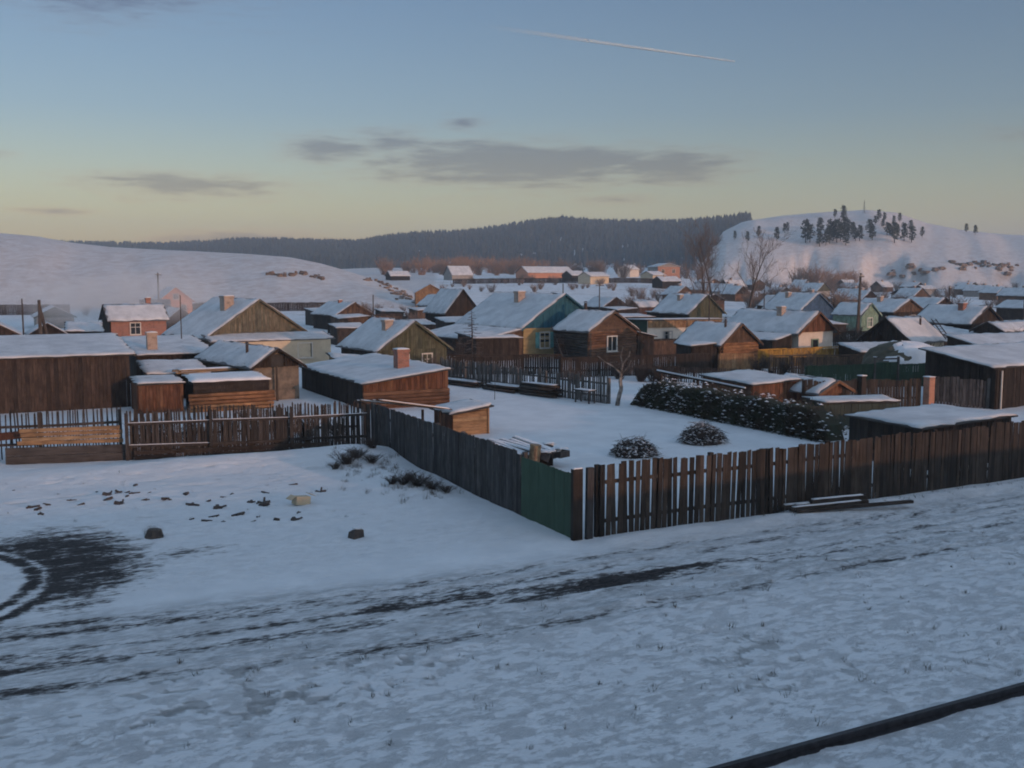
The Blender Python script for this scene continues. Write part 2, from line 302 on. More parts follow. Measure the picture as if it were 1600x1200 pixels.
def pits(x, y):
    # trodden hollows and wind scoops in the thin snow
    a = sstep(0.585, 0.68, fbm(x*2.1, y*3.4, 71, 4))*(0.25+0.75*sstep(0.40, 0.60, fbm(x*0.23, y*0.35, 79, 3)))
    return a*sstep(20.3, 18.3, y)*sstep(9, 10, y) + 0.55*a*sstep(24, 27, y)*sstep(13.6, 12.6, x)*sstep(42, 39, y)
def ground_z(x, y):
    x = np.asarray(x, float); y = np.asarray(y, float)
    r = np.hypot(x, y); az = np.degrees(np.arctan2(x, y))
    # the railway bank that carries the viewpoint
    z = 3.75*sstep(7.9, 1.2, y)*sstep(-60, -20, y)
    near = sstep(160, 90, r)
    vis = near*sstep(6.5, 8.5, y)
    z = z + vis*(0.10*(fbm(x*0.22, y*0.3, 3)-0.5) + 0.05*(fbm(x*1.1, y*1.6, 11)-0.5) + 0.14*sstep(20.5, 17.5, y)*(fbm(x*0.55, y*0.9, 13, 4)-0.5))
    z = z + vis*sstep(60, 30, r)*0.035*(fbm(x*2.6, y*3.4, 23, 3)-0.5)
    z = z - vis*sstep(60, 40, r)*0.075*pits(x, y)
    # waste ground left of the yard: heaps by the fences
    z = z + 0.55*bump(x, y, 12.6, 38.0, 2.3, 2.0) + 0.28*bump(x, y, 12.7, 33.0, 1.3, 2.6) + 0.22*bump(x, y, 8.5, 39.5, 3.2, 1.3)
    z = z + 0.18*bump(x, y, 4.0, 39.8, 5, 1.5) + 0.12*bump(x, y, 5.0, 34.5, 4.5, 2.0)*fbm(x*1.3, y*1.3, 8)
    # drift against the right-hand fence and by the big shed
    z = z + 0.16*np.exp(-((y-22.9)/0.55)**2)*sstep(14, 15, x)*sstep(60, 45, x)*(0.4+fbm(x*0.8, y, 4))
    z = z + 1.0*bump(x, y, 53.5, 40.5, 3.2, 3.0)
    # wheel ruts of the lane
    for (c0, amp, w) in RUTS:
        yc = rut_y(x, c0)
        q = (y-yc)/w
        z = z + vis*sstep(55, 30, r)*amp*(-np.exp(-q*q) + 0.55*np.exp(-((np.abs(q)-1.9)/0.8)**2))*(0.55+0.9*fbm(x*0.9, y*0.2, 31))
    # valley floor
    w = sstep(8, 20, az)*sstep(45, 33, az)
    z = z + (1.2*sstep(180, 520, r) + 6.8*w*sstep(170, 560, r) + 6*w*sstep(520, 1000, r))*sstep(-70, -30, az)*sstep(110, 80, az)
    z = z + sstep(150, 300, r)*1.2*(fbm(x*0.02, y*0.02, 41)-0.5)
    # left hill with its rocky nose
    h, rc, rf = tab(LEFT_HILL, az, 1), tab(LEFT_HILL, az, 2), tab(LEFT_HILL, az, 3)
    t = np.clip((r-rf)/(rc-rf), 0, 1)
    p = 0.72*np.sin(t*math.pi/2) + 0.28*t*t*(3-2*t)
    gul = (fbm(x*0.021+az*0.12, y*0.013, 51, 4)-0.5)
    hl = h*p*(1-0.45*sstep(rc, rc+380, r)*1.0) + np.clip(h, 0, 9)*0.42*gul*np.sin(np.clip(t, 0, 1)*math.pi)
    z = np.maximum(z, np.where(h > 0.05, hl, -9))
    # right hill: eroded bluff below, smooth dome above
    h, rc, rf = tab(RIGHT_HILL, az, 1), tab(RIGHT_HILL, az, 2), tab(RIGHT_HILL, az, 3)
    t = np.clip((r-rf)/(rc-rf), 0, 1)
    gn = fbm(az*1.05+2.4*fbm(x*0.014, y*0.014, 63, 3), r*0.012, 61, 4)
    bl = sstep(0.03, 0.24, t + 0.30*(gn-0.5)*sstep(0.0, 0.06, t)*sstep(0.6, 0.35, t))
    hr = h*(0.24*bl + 0.76*np.sin(np.clip((t-0.1)/0.9, 0, 1)**1.1*math.pi/2)) 
    hr = hr + sstep(0.1, 0.3, t)*sstep(1.0, 0.7, t)*np.clip(h, 0, 20)*0.16*(fbm(az*0.8+r*0.006, r*0.008, 66)-0.5)
    hr = hr*(1-0.5*sstep(rc, rc+500, r))
    z = np.maximum(z, np.where(h > 0.05, hr, -9))
    # forested hill
    h, rc, rf = tab(FOREST_HILL, az, 1), tab(FOREST_HILL, az, 2), tab(FOREST_HILL, az, 3)
    t = np.clip((r-rf)/(rc-rf), 0, 1)
    hf = h*(t*t*(3-2*t)*0.6+0.4*t)*(1-0.3*sstep(rc, rc+900, r))
    z = np.maximum(z, np.where(h > 0.05, hf, -9))
    return z
# ---------------------------------------------------------------- mesh helpers
def gz(x, y): return float(ground_z(x, y))
def tag(o, label=None, cat=None, group=None, kind=None):
    for k, v in (('label', label), ('category', cat), ('group', group), ('kind', kind)):
        if v: o[k] = v
    return o
def link(name, mesh, parent=None, loc=None, rot=None):
    o = bpy.data.objects.new(name, mesh); COL.objects.link(o)
    if parent is not None: o.parent = parent
    if loc is not None: o.location = loc
    if rot is not None: o.rotation_euler = rot
    return o
def thing(name, label, cat, loc=(0, 0, 0), rz=0.0, group=None):
    o = link(name, None, None, loc, (0, 0, rz)); o.empty_display_size = 0.3
    return tag(o, label, cat, group)
class MB:
    def __init__(s): s.v = []; s.f = []; s.r = []
    def add(s, vs, fs, r=0.0):
        b = len(s.v); s.v += [tuple(p) for p in vs]; s.f += [tuple(b+i for i in f) for f in fs]; s.r += [r]*len(fs); return s
    def hexa(s, bot, top, r=0.0):
        return s.add(list(bot)+list(top), [(3, 2, 1, 0), (4, 5, 6, 7), (0, 1, 5, 4), (1, 2, 6, 5), (2, 3, 7, 6), (3, 0, 4, 7)], r)
    def box(s, c, d, M=None, r=0.0):
        hx, hy, hz = d[0]/2, d[1]/2, d[2]/2
        vs = [Vector((x, y, z)) for z in (-hz, hz) for x, y in ((-hx, -hy), (hx, -hy), (hx, hy), (-hx, hy))]
        if M is not None: vs = [M @ v for v in vs]
        c = Vector(c); vs = [v+c for v in vs]
        return s.hexa(vs[:4], vs[4:], r)
    def tube(s, p, q, r0, r1=None, n=6, r=0.0, caps=True):
        p = Vector(p); q = Vector(q); r1 = r0 if r1 is None else r1
        d = (q-p).normalized() if (q-p).length > 1e-6 else Vector((0, 0, 1)); a = d.orthogonal().normalized(); b = d.cross(a)
        vs = [p+(a*math.cos(2*math.pi*k/n)+b*math.sin(2*math.pi*k/n))*r0 for k in range(n)]
        vs += [q+(a*math.cos(2*math.pi*k/n)+b*math.sin(2*math.pi*k/n))*r1 for k in range(n)]
        fs = [(k, (k+1) % n, n+(k+1) % n, n+k) for k in range(n)]
        if caps: fs += [tuple(range(n-1, -1, -1)), tuple(range(n, 2*n))]
        return s.add(vs, fs, r)
    def mesh(s, name, mat, smooth=False):
        me = bpy.data.meshes.new(name); me.from_pydata(s.v, [], s.f)
        me.materials.append(MATS[mat]); at = me.attributes.new('rnd', 'FLOAT', 'FACE'); at.data.foreach_set('value', s.r)
        if smooth: me.polygons.foreach_set('use_smooth', [True]*len(me.polygons))
        me.update(); return me
    def build(s, name, mat, parent=None, loc=None, rot=None, smooth=False):
        return link(name, s.mesh(name, mat, smooth), parent, loc, rot)
def rr(a, b): return random.uniform(a, b)
def plank_wall(mb, p, q, z0, zp, zq, w=0.16, th=0.03, jit=0.03, ragged=0.0, mid=None):
    """vertical boards from p to q (local XY), bottom z0, top sloping zp..zq (with an optional apex mid=(t, z))"""
    p = Vector(p); q = Vector(q); L = (q-p).length; n = max(1, int(round(L/w))); d = (q-p)/L; nrm = Vector((d.y, -d.x))
    def top(t):
        if mid is None: return zp+(zq-zp)*t
        return zp+(mid[1]-zp)*t/mid[0] if t < mid[0] else mid[1]+(zq-mid[1])*(t-mid[0])/(1-mid[0])
    for k in range(n):
        t0, t1 = k/n, (k+1)/n; g = 0.006/L
        a = p+d*L*(t0+g); b = p+d*L*(t1-g); o = rr(0, jit); e = nrm*(th+o); zb = z0-rr(0, ragged)
        mb.hexa([(a.x+e.x, a.y+e.y, zb), (b.x+e.x, b.y+e.y, zb), (b.x, b.y, zb), (a.x, a.y, zb)],
                [(a.x+e.x, a.y+e.y, top(t0)), (b.x+e.x, b.y+e.y, top(t1)), (b.x, b.y, top(t1)), (a.x, a.y, top(t0))], random.random())
def board_wall_h(mb, p, q, z0, zp, zq, h=0.14, th=0.03):
    """horizontal boards; the top course is cut to the slope"""
    p = Vector(p); q = Vector(q); L = (q-p).length; d = (q-p)/L; nrm = Vector((d.y, -d.x)); z = z0; zm = max(zp, zq)
    while z < zm-0.02:
        z1 = min(z+h-0.008, zm); ta = 0.0; tb = 1.0
        za, zb = zp, zq
        def lim(t): return za+(zb-za)*t
        if lim(0) < z: ta = (z-za)/(zb-za)
        if lim(1) < z: tb = (z-za)/(zb-za)
        if tb-ta > 0.03:
            e = nrm*(th+rr(0, 0.02)); a = p+d*L*ta; b = p+d*L*tb; ua, ub = min(z1, lim(ta)), min(z1, lim(tb))
            mb.hexa([(a.x+e.x, a.y+e.y, z), (b.x+e.x, b.y+e.y, z), (b.x, b.y, z), (a.x, a.y, z)], [(a.x+e.x, a.y+e.y, ua), (b.x+e.x, b.y+e.y, ub), (b.x, b.y, ub), (a.x, a.y, ua)], random.random())
        z += h
def log_wall(mb, p, q, z0, z1, r=0.12, over=0.18):
    p = Vector(p); q = Vector(q); d = (q-p).normalized(); z = z0+r
    while z < z1:
        o1, o2 = rr(0.5, 1)*over, rr(0.5, 1)*over
        mb.tube((p.x-d.x*o1, p.y-d.y*o1, z), (q.x+d.x*o2, q.y+d.y*o2, z), r*rr(0.95, 1.08), r*rr(0.92, 1.05), 8, random.random()); z += 2*r*0.93
def sheet(mb, c, th, z=0.0, n=(1, 1)):
    """flat slab on four 3-D corners"""
    t = Vector((0, 0, th)); c = [Vector(p)+Vector((0, 0, z)) for p in c]
    mb.hexa(c, [p+t for p in c], random.random())
def snow_slab(c, th, seed=0, inset=0.10, step=0.35, rough=1.0):
    """a layer of snow lying on the quad c (counter-clockwise seen from above): soft, uneven, thinner at its edges"""
    P = [Vector(p) for p in c]
    lu = max((P[1]-P[0]).length, (P[2]-P[3]).length); lv = max((P[3]-P[0]).length, (P[2]-P[1]).length)
    nu = min(60, max(4, int(lu/step))); nv = min(60, max(4, int(lv/step)))
    rs = random.Random(seed*131+int(lu*100)); ox, oy = rs.uniform(0, 50), rs.uniform(0, 50)
    e = [[rs.uniform(-0.3, 1.0)*inset for k in range(max(nu, nv)+1)] for j in range(4)]
    top = []; bot = []
    for j in range(nv+1):
        for i in range(nu+1):
            u, v = i/nu, j/nv
            uu = min(max(u, e[3][j]/lu if u < 0.5 else 0), 1-e[1][j]/lu) if i in (0, nu) else u
            vv = min(max(v, e[0][i]/lv if v < 0.5 else 0), 1-e[2][i]/lv) if j in (0, nv) else v
            if i == 0: uu = e[3][j]/lu
            if i == nu: uu = 1-e[1][j]/lu
            if j == 0: vv = e[0][i]/lv
            if j == nv: vv = 1-e[2][i]/lv
            p = (P[0]*(1-uu)+P[1]*uu)*(1-vv)+(P[3]*(1-uu)+P[2]*uu)*vv
            dist = min(u*lu, (1-u)*lu, v*lv, (1-v)*lv)
            h = th*(0.45+0.55*min(1, dist/0.35)) + rough*0.05*(float(fbm(p.x*1.3+ox, p.y*1.3+oy, 5, 3))-0.5)
            top.append(p+Vector((0, 0, max(0.03, h)))); bot.append(p+Vector((0, 0, 0.006)))
    N = nu+1; M = len(top); fs = []
    for j in range(nv):
        for i in range(nu):
            a = j*N+i; fs.append((a, a+1, a+1+N, a+N))
    for i in range(nu):
        fs.append((i+1, i, M+i, M+i+1)); b = nv*N+i; fs.append((b, b+1, M+b+1, M+b))
    for j in range(nv):
        a = j*N; fs.append((a, a+N, M+a+N, M+a)); b = j*N+nu; fs.append((b+N, b, M+b, M+b+N))
    mb = MB(); mb.add(top+bot, fs); return mb
def chimney(parent, x, y, z0, z1, w=0.45, mat='brick_pale', snow=True, cap=True):
    mb = MB(); mb.box((0, 0, (z1-z0)/2), (w, w, z1-z0)); c = mb.build('chimney', mat, parent, (x, y, z0))
    if cap:
        mb = MB(); mb.box((0, 0, z1-z0-0.10), (w+0.10, w+0.10, 0.14)); mb.build('chimney_head', mat, c)
    if snow:
        snow_slab([(-w/2-.04, -w/2-.04, z1-z0-.03), (w/2+.04, -w/2-.04, z1-z0-.03), (w/2+.04, w/2+.04, z1-z0-.03), (-w/2-.04, w/2+.04, z1-z0-.03)], 0.09, 3, 0.03).build('snow_cap', 'snow', c, smooth=True)
    return c
def pipe(parent, x, y, z0, z1, r=0.09):
    mb = MB(); mb.tube((0, 0, 0), (0, 0, z1-z0), r, r, 8); c = mb.build('stovepipe', 'stovepipe', parent, (x, y, z0), smooth=False)
    mb = MB(); mb.tube((0, 0, z1-z0+0.05), (0, 0, z1-z0+0.16), r*1.8, r*0.3, 8); mb.build('pipe_hood', 'stovepipe', c)
    return c
def window(parent, x, y, z, w, h, face='-y', frame='paint_white', shutters=None, cross=(1, 1), sill=True):
    """window on a wall whose outside looks along face; (x, y, z) is the centre on the wall plane"""
    rz = {'-y': 0, '-x': -math.pi/2, '+x': math.pi/2}[face]
    mb = MB(); t = 0.09
    for sx in (-1, 1): mb.box((sx*(w/2+t/2), -0.04, 0), (t, 0.08, h+2*t))
    for sz in (-1, 1): mb.box((0, -0.037, sz*(h/2+t/2)), (w, 0.074, t))
    f = mb.build('window', frame, parent, (x, y, z), (0, 0, rz))
    nx, nz = cross
    mb = MB()
    for k in range(1, nx+1): mb.box((-w/2+w*k/(nx+1), -0.03, 0), (0.05, 0.05, h))
    for k in range(1, nz+1): mb.box((0, -0.027, -h/2+h*(0.33 if nz == 1 else k/(nz+1))+ (h*0.3 if nz == 1 else 0)), (w, 0.044, 0.05))
    mb.build('glazing_bar', frame, f)
    mb = MB(); mb.box((0, 0.0, 0), (w, 0.02, h)); mb.build('pane', 'window_glass', f)
    if sill:
        mb = MB(); mb.box((0, -0.09, -h/2-t-0.02), (w+0.3, 0.18, 0.05)); mb.build('sill', frame, f)
    if shutters:
        for sx in (-1, 1):
            mb = MB(); sw = w*0.42; cx = sx*(w/2+t+sw/2+0.02)
            mb.box((cx, -0.03, 0), (sw, 0.04, h+0.1))
            for k in range(3): mb.box((cx, -0.062, -h/3+h/3*k), (sw*0.55, 0.024, h*0.2))
            mb.build('shutter', shutters, f)
    return f
def door(parent, x, y, w, h, mat, face='-y', handle=True):
    rz = {'-y': 0, '-x': -math.pi/2}[face]
    mb = MB(); plank_wall(mb, (-w/2, 0), (w/2, 0), 0.02, h, h, 0.16, 0.03)
    d = mb.build('door', mat, parent, (x, y, 0), (0, 0, rz))
    if handle:
        mb = MB(); mb.box((w*0.35, -0.08, h*0.5), (0.04, 0.04, 0.14)); mb.build('handle', 'steel_dark', d)
    return d
SEED = [100]
def house(name, label, x, y, rot, hw, L, ze, zr, wall='plank_brown', gable='plank_brown', style='plank', over=0.35, z0=0.0, cat='house', group=None,
          chimneys=(), pipes=(), roof='roof_slate', th=0.08, back=0.3, fly=0.35, gstyle='plank', side=None, detail=True):
    """gabled house: local -y is the gable wall, ridge along +y; ze/zr are heights above z0"""
    SEED[0] += 1
    t = thing(name, label, cat, (x, y, z0), R(rot), group)
    k = 0.05
    core = MB(); core.hexa([(-hw+k, k, -0.4), (hw-k, k, -0.4), (hw-k, L-k, -0.4), (-hw+k, L-k, -0.4)], [(-hw+k, k, ze), (hw-k, k, ze), (hw-k, L-k, ze), (-hw+k, L-k, ze)])
    core.add([(-hw+k, k, ze), (hw-k, k, ze), (0, k, zr-k)], [(0, 1, 2)]); core.add([(-hw+k, L-k, ze), (hw-k, L-k, ze), (0, L-k, zr-k)], [(1, 0, 2)])
    side = side or wall
    if style == 'plaster':
        core.build('wall', wall, t)
    else:
        core.build('wall_core', side, t)
        mb = MB()
        if style == 'log':
            log_wall(mb, (-hw, 0.02), (hw, 0.02), -0.1, ze, 0.12); mb.build('log_wall', wall, t)
            mb = MB(); log_wall(mb, (-hw+.02, L), (-hw+.02, 0), 0.02, ze, 0.12); mb.build('side_log_wall', side, t)
        elif style == 'siding':
            board_wall_h(mb, (-hw, 0), (hw, 0), -0.1, ze, ze, 0.18); mb.build('wall', wall, t)
            mb = MB(); board_wall_h(mb, (-hw, L), (-hw, 0), -0.1, ze, ze, 0.18); mb.build('side_wall', side, t)
        else:
            plank_wall(mb, (-hw, 0), (hw, 0), -0.1, ze, ze, 0.18); mb.build('wall', wall, t)
            mb = MB(); plank_wall(mb, (-hw, L), (-hw, 0), -0.1, ze, ze, 0.2); mb.build('side_wall', side, t)
    if gstyle == 'plank':
        mb = MB(); plank_wall(mb, (-hw, -0.03), (hw, -0.03), ze-0.12, ze, ze, 0.18, 0.03, 0.02, mid=(0.5, zr)); mb.build('gable', gable, t)
    elif gstyle == 'siding':
        mb = MB(); z = ze-0.1
        while z < zr-0.1:
            w = hw*(zr-max(z, ze))/(zr-ze); w2 = hw*max(0.02, (zr-max(z+.17, ze)))/(zr-ze)
            mb.hexa([(-w, -.06, z), (w, -.06, z), (w, -.02, z), (-w, -.02, z)], [(-w2, -.06, z+.17), (w2, -.06, z+.17), (w2, -.02, z+.17), (-w2, -.02, z+.17)], random.random()); z += 0.18
        mb.build('gable', gable, t)
    s = (zr-ze)/hw
    rl = []
    for sx in (-1, 1):
        xe = sx*(hw+over); zz = ze-over*s
        c = [(xe, -fly, zz), (0, -fly, zr), (0, L+back, zr), (xe, L+back, zz)]
        if sx > 0: c = [c[1], c[0], c[3], c[2]]
        mb = MB(); sheet(mb, c, 0.07, 0.02); ro = mb.build('roof', roof, t)
        if th:
            cs = [(p[0], p[1]+(0.04 if p[1] < 0 else -0.04), p[2]+0.09) for p in c]
            snow_slab(cs, th, SEED[0]+sx, 0.20, 0.45 if L < 12 else 0.6).build('roof_snow', 'snow_roof', ro, smooth=True)
        if detail:
            mb = MB(); a = Vector((xe, -fly-0.02, zz-0.10)); b = Vector((0, -fly-0.02, zr-0.10))
            mb.hexa([a, b, b+Vector((0, .03, 0)), a+Vector((0, .03, 0))], [a+Vector((0, 0, .16)), b+Vector((0, 0, .16)), b+Vector((0, .03, .16)), a+Vector((0, .03, .16))])
            mb.build('bargeboard', gable, ro)
    for (cx, cyy, h, w, m) in chimneys:
        zb = zr-abs(cx)*s-0.1; chimney(t, cx, cyy, zb, zr-abs(cx)*s+h, w, m)
    for (cx, cyy, h, r_) in pipes:
        zb = zr-abs(cx)*s-0.1; pipe(t, cx, cyy, zb, zr-abs(cx)*s+h, r_)
    return t
def mono_shed(name, label, pts, zs, wall='plank_dark', cat='shed', over=0.25, z0=0.0, th=0.08, style='plank', w=0.17, group=None, side=None, roof='roof_felt', ragged=0.0, wall_top_gap=0.0):
    """shed with a single-pitch roof. pts: front-left, front-right, back-right, back-left (world XY); zs: roof height at each"""
    SEED[0] += 1
    o = Vector(pts[0]); P = [Vector(p)-o for p in pts]
    t = thing(name, label, cat, (o.x, o.y, z0), 0, group)
    mb = MB(); b = [(p.x*0.985+0.02, p.y*0.985+0.02, -0.3+wall_top_gap*0) for p in P]; tp = [(p.x*0.985+0.02, p.y*0.985+0.02, z-0.05) for p, z in zip(P, zs)]
    mb.hexa(b, tp); mb.build('wall_core', side or wall, t)
    mb = MB()
    if style == 'boards': board_wall_h(mb, P[0], P[1], -0.1, zs[0]-.03, zs[1]-.03, 0.15)
    elif style == 'log': log_wall(mb, P[0], P[1], -0.1, min(zs[0], zs[1])-0.1, 0.11)
    elif style == 'none':
        dd = (P[1]-P[0]).normalized()*.0; nn = Vector(((P[1]-P[0]).y, -(P[1]-P[0]).x)).normalized()*.05
        mb.hexa([(P[0].x+nn.x, P[0].y+nn.y, -.2), (P[1].x+nn.x, P[1].y+nn.y, -.2), (P[1].x, P[1].y, -.2), (P[0].x, P[0].y, -.2)], [(P[0].x+nn.x, P[0].y+nn.y, zs[0]-.04), (P[1].x+nn.x, P[1].y+nn.y, zs[1]-.04), (P[1].x, P[1].y, zs[1]-.04), (P[0].x, P[0].y, zs[0]-.04)])
    else: plank_wall(mb, P[0], P[1], -0.1+ragged, zs[0]-.03, zs[1]-.03, w, 0.03, 0.03, ragged)
    if mb.v: mb.build('front_wall', wall, t)
    mb = MB(); plank_wall(mb, P[3], P[0], -0.1, zs[3]-.03, zs[0]-.03, 0.2); mb.build('side_wall', side or wall, t)
    cx = sum(p.x for p in P)/4; cyy = sum(p.y for p in P)/4; cz = sum(zs)/4
    c = []
    for p, z in zip(P, zs):
        d = Vector((p.x-cx, p.y-cyy)); k = 1+over*1.4/d.length
        c.append((cx+d.x*k, cyy+d.y*k, cz+(z-cz)*k))
    mb = MB(); sheet(mb, c, 0.06, 0.0); ro = mb.build('roof', roof, t)
    if th: snow_slab([(p[0], p[1], p[2]+0.062) for p in c], th, SEED[0], 0.22, 0.4).build('roof_snow', 'snow_roof', ro, smooth=True)
    return t
# fence boards: a few shared board meshes, every board an object of its own
PLANKS = {}
def plank_variants(w, h, th, mat, pointed, nv=7):
    key = (w, h, th, mat, pointed)
    if key in PLANKS: return PLANKS[key]
    out = []
    for k in range(nv):
        mb = MB(); ww = w*rr(0.86, 1.06); tw = rr(-0.02, 0.02)*w; e = rr(-0.25, 0.25)*w
        zl, zr_ = h-0.02+e*0.3, h-0.02-e*0.3
        b = [(-ww/2, -th/2, -0.25), (ww/2, -th/2, -0.25), (ww/2, th/2, -0.25), (-ww/2, th/2, -0.25)]
        tw2 = ww*rr(0.9, 1.0)
        tp = [(-tw2/2+tw, -th/2, zl), (tw2/2+tw, -th/2, zr_), (tw2/2+tw, th/2, zr_), (-tw2/2+tw, th/2, zl)]
        if pointed:
            mb.hexa(b, tp); ap = h+w*rr(0.4, 0.9)
            mb.add([tp[0], tp[1], tp[2], tp[3], (tw, -th/2, ap), (tw, th/2, ap)], [(0, 1, 4), (2, 3, 5), (1, 2, 5, 4), (3, 0, 4, 5)])
        else: mb.hexa(b, tp)
        out.append(mb.mesh('plank', mat))
    PLANKS[key] = out; return out
def fence(name, label, p, q, h, w=0.15, gap=0.01, mat='fence_brown', th=0.025, rails=(0.45, 1.4), post=2.6, jit=0.05, lean=0.012, pointed=False, cat='fence',
          part='plank', group=None, skip=None, inner=1, post_mat=None, hfun=None, joined=False, zj=0.02, snow=False, missing=0.0, flat=False):
    """boards from p to q (world); inner=+1 puts rails and posts on the left-hand side of p->q"""
    p = Vector(p); q = Vector(q); L = (q-p).length; d = (q-p)/L; nrm = Vector((-d.y, d.x))*inner; ang = math.atan2(d.y, d.x)
    t = thing(name, label, cat, (p.x, p.y, 0), ang, group)
    gz = (lambda a, b: 0.0) if flat else globals()['gz']
    vs_ = plank_variants(w, h, th, mat, pointed); s = w/2; prev = 0; big = MB()
    while s < L:
        if not (skip and skip[0] < s < skip[1]) and random.random() >= missing:
            c = p+d*s; zc = gz(c.x, c.y)
            if abs(random.gauss(0, 1)) < 0.55: prev = rr(-jit, jit)
            sz = 1+(prev+rr(-jit, jit)*0.35)/h
            if hfun: sz *= hfun(s)
            me = random.choice(vs_); ey = rr(-0.008, 0.008); ez = rr(-zj, zj)
            if joined:
                M = Matrix.Rotation(rr(-lean, lean), 3, 'Y')
                big.box((s, ey, zc+h*sz/2), (w*rr(.85, 1.05), th, h*sz), M, random.random())
            else:
                o = link(part, me, t, (s, ey, zc+ez), (rr(-lean, lean), rr(-lean, lean)*1.4, rr(-0.03, 0.03))); o.scale = (rr(0.94, 1.05), 1, sz)
        s += w+gap*rr(0.5, 1.5)
    if joined:
        o = big.build(part+'s', mat, t); o['kind'] = 'stuff'
    n = max(1, int(round(L/post)))
    yo = inner*(th/2+0.035)
    for zr_ in rails:
        for k in range(n):
            a = p+d*(L*k/n); b = p+d*(L*(k+1)/n); za = gz(a.x, a.y)+zr_+rr(-.03, .03); zb = gz(b.x, b.y)+zr_+rr(-.03, .03)
            x0, x1 = L*k/n, L*(k+1)/n
            mb = MB(); mb.hexa([(x0, yo-.03, za-.05), (x1, yo-.03, zb-.05), (x1, yo+.03, zb-.05), (x0, yo+.03, za-.05)], [(x0, yo-.03, za+.05), (x1, yo-.03, zb+.05), (x1, yo+.03, zb+.05), (x0, yo+.03, za+.05)], random.random())
            ro = mb.build('rail', post_mat or mat, t)
            if snow and random.random() < .7:
                mb = MB(); mb.hexa([(x0, yo-.03, za+.052), (x1, yo-.03, zb+.052), (x1, yo+.03, zb+.052), (x0, yo+.03, za+.052)], [(x0, yo-.02, za+.068), (x1, yo-.02, zb+.068), (x1, yo+.02, zb+.068), (x0, yo+.02, za+.068)]); mb.build('rail_snow', 'snow', ro)
    for k in range(n+1):
        c = p+d*(L*k/n); zc = gz(c.x, c.y); mb = MB(); mb.box((L*k/n, inner*(th/2+0.065+0.06), zc+h*0.5-0.1), (0.13, 0.13, h*rr(0.92, 1.0)+0.2), None, random.random()); mb.build('post', post_mat or mat, t)
    return t
def copy_tree(o, parent=None):
    c = o.copy(); COL.objects.link(c); c.parent = parent
    for ch in list(o.children): copy_tree(ch, c)
    return c
# ---------------------------------------------------------------- plants
def branch_tree(rs, h, spread=0.5, levels=4, r0=0.12, up=0.35, lean=0.0, first=0.3, kids=5):
    tr, br = MB(), MB()
    def grow(p, d, L, r, lv):
        n = 4 if lv == 0 else 3; q = p; seg = L/n
        for k in range(n):
            d = (d+Vector((rs.gauss(0, .12), rs.gauss(0, .12), rs.gauss(0, .06)+(up*0.18 if lv else 0)))).normalized()
            e = q+d*seg; ra = r*(1-0.75*k/n); rb = r*(1-0.75*(k+1)/n)
            (tr if lv == 0 else br).tube(q, e, ra, max(rb, 0.014), 6 if lv == 0 else (4 if lv == 1 else 3), rs.random(), False)
            if lv < levels:
                m = kids if lv == 0 else rs.randint(2, 3)
                for j in range(m):
                    if lv == 0 and (k+ (j+1)/m)/n < first: continue
                    a = rs.uniform(0, 2*math.pi); s_ = spread*rs.uniform(0.7, 1.25)
                    o = d.orthogonal().normalized(); o = (o*math.cos(a)+d.cross(o)*math.sin(a))
                    nd = (d*(1-s_*0.5)+o*s_+Vector((0, 0, up*0.3))).normalized()
                    grow(q+d*seg*rs.random(), nd, L*rs.uniform(0.38, 0.6)*(1-0.35*k/n), max(rb*0.6, 0.016), lv+1)
            q = e
    grow(Vector((0, 0, -0.2)), Vector((lean, 0, 1)).normalized(), h, r0, 0)
    return tr, br
def tree_thing(name, label, tr, br, loc, bark, twig, cat='tree', group=None, part='branches', rz=0.0, s=1.0):
    t = thing(name, label, cat, loc, rz, group); tr.build('trunk', bark, t, smooth=True); br.build(part, twig, t); t.scale = (s, s, s); return t
def leaf_clump(mb, rs, c, rad, n, size, flat=0.7):
    for k in range(n):
        while True:
            p = Vector((rs.uniform(-1, 1), rs.uniform(-1, 1), rs.uniform(-1, 1)))
            if p.length < 1: break
        p = Vector(c)+Vector((p.x*rad, p.y*rad, p.z*rad*flat)); a = Vector((rs.gauss(0, 1), rs.gauss(0, 1), rs.gauss(0, .6))).normalized(); b = a.orthogonal().normalized()
        u = a.cross(b); s = size*rs.uniform(0.6, 1.3)
        mb.add([p-b*s-u*s*.5, p+b*s-u*s*.4, p+u*s], [(0, 1, 2)], rs.random())
def pine_parts(rs, h):
    tr, cr = MB(), MB(); q = Vector((0, 0, -1.0))
    for k in range(5):
        e = Vector((rs.uniform(-.02, .02)*h, rs.uniform(-.02, .02)*h, h*0.93*(k+1)/5)); tr.tube(q, e, h*0.022*(1-k*.18)+.02, h*0.022*(1-(k+1)*.18)+.02, 5, 0, False); q = e
    n = rs.randint(15, 20)
    for k in range(n):
        f = 0.22+0.78*(k/n); w = h*0.24*math.sin(min(1, (1.08-f)/0.62)*math.pi/2)*rs.uniform(.6, 1.1); a = k*2.4+rs.uniform(-.5, .5)
        c = (math.cos(a)*w*.62, math.sin(a)*w*.62, f*h); tr.tube((0, 0, f*h-h*.04), c, h*.007, h*.004, 3, 0, False)
        leaf_clump(cr, rs, c, h*0.115*rs.uniform(.7, 1.2), 34, h*0.034)
    leaf_clump(cr, rs, (0, 0, h*.95), h*.08, 30, h*.03)
    return tr, cr
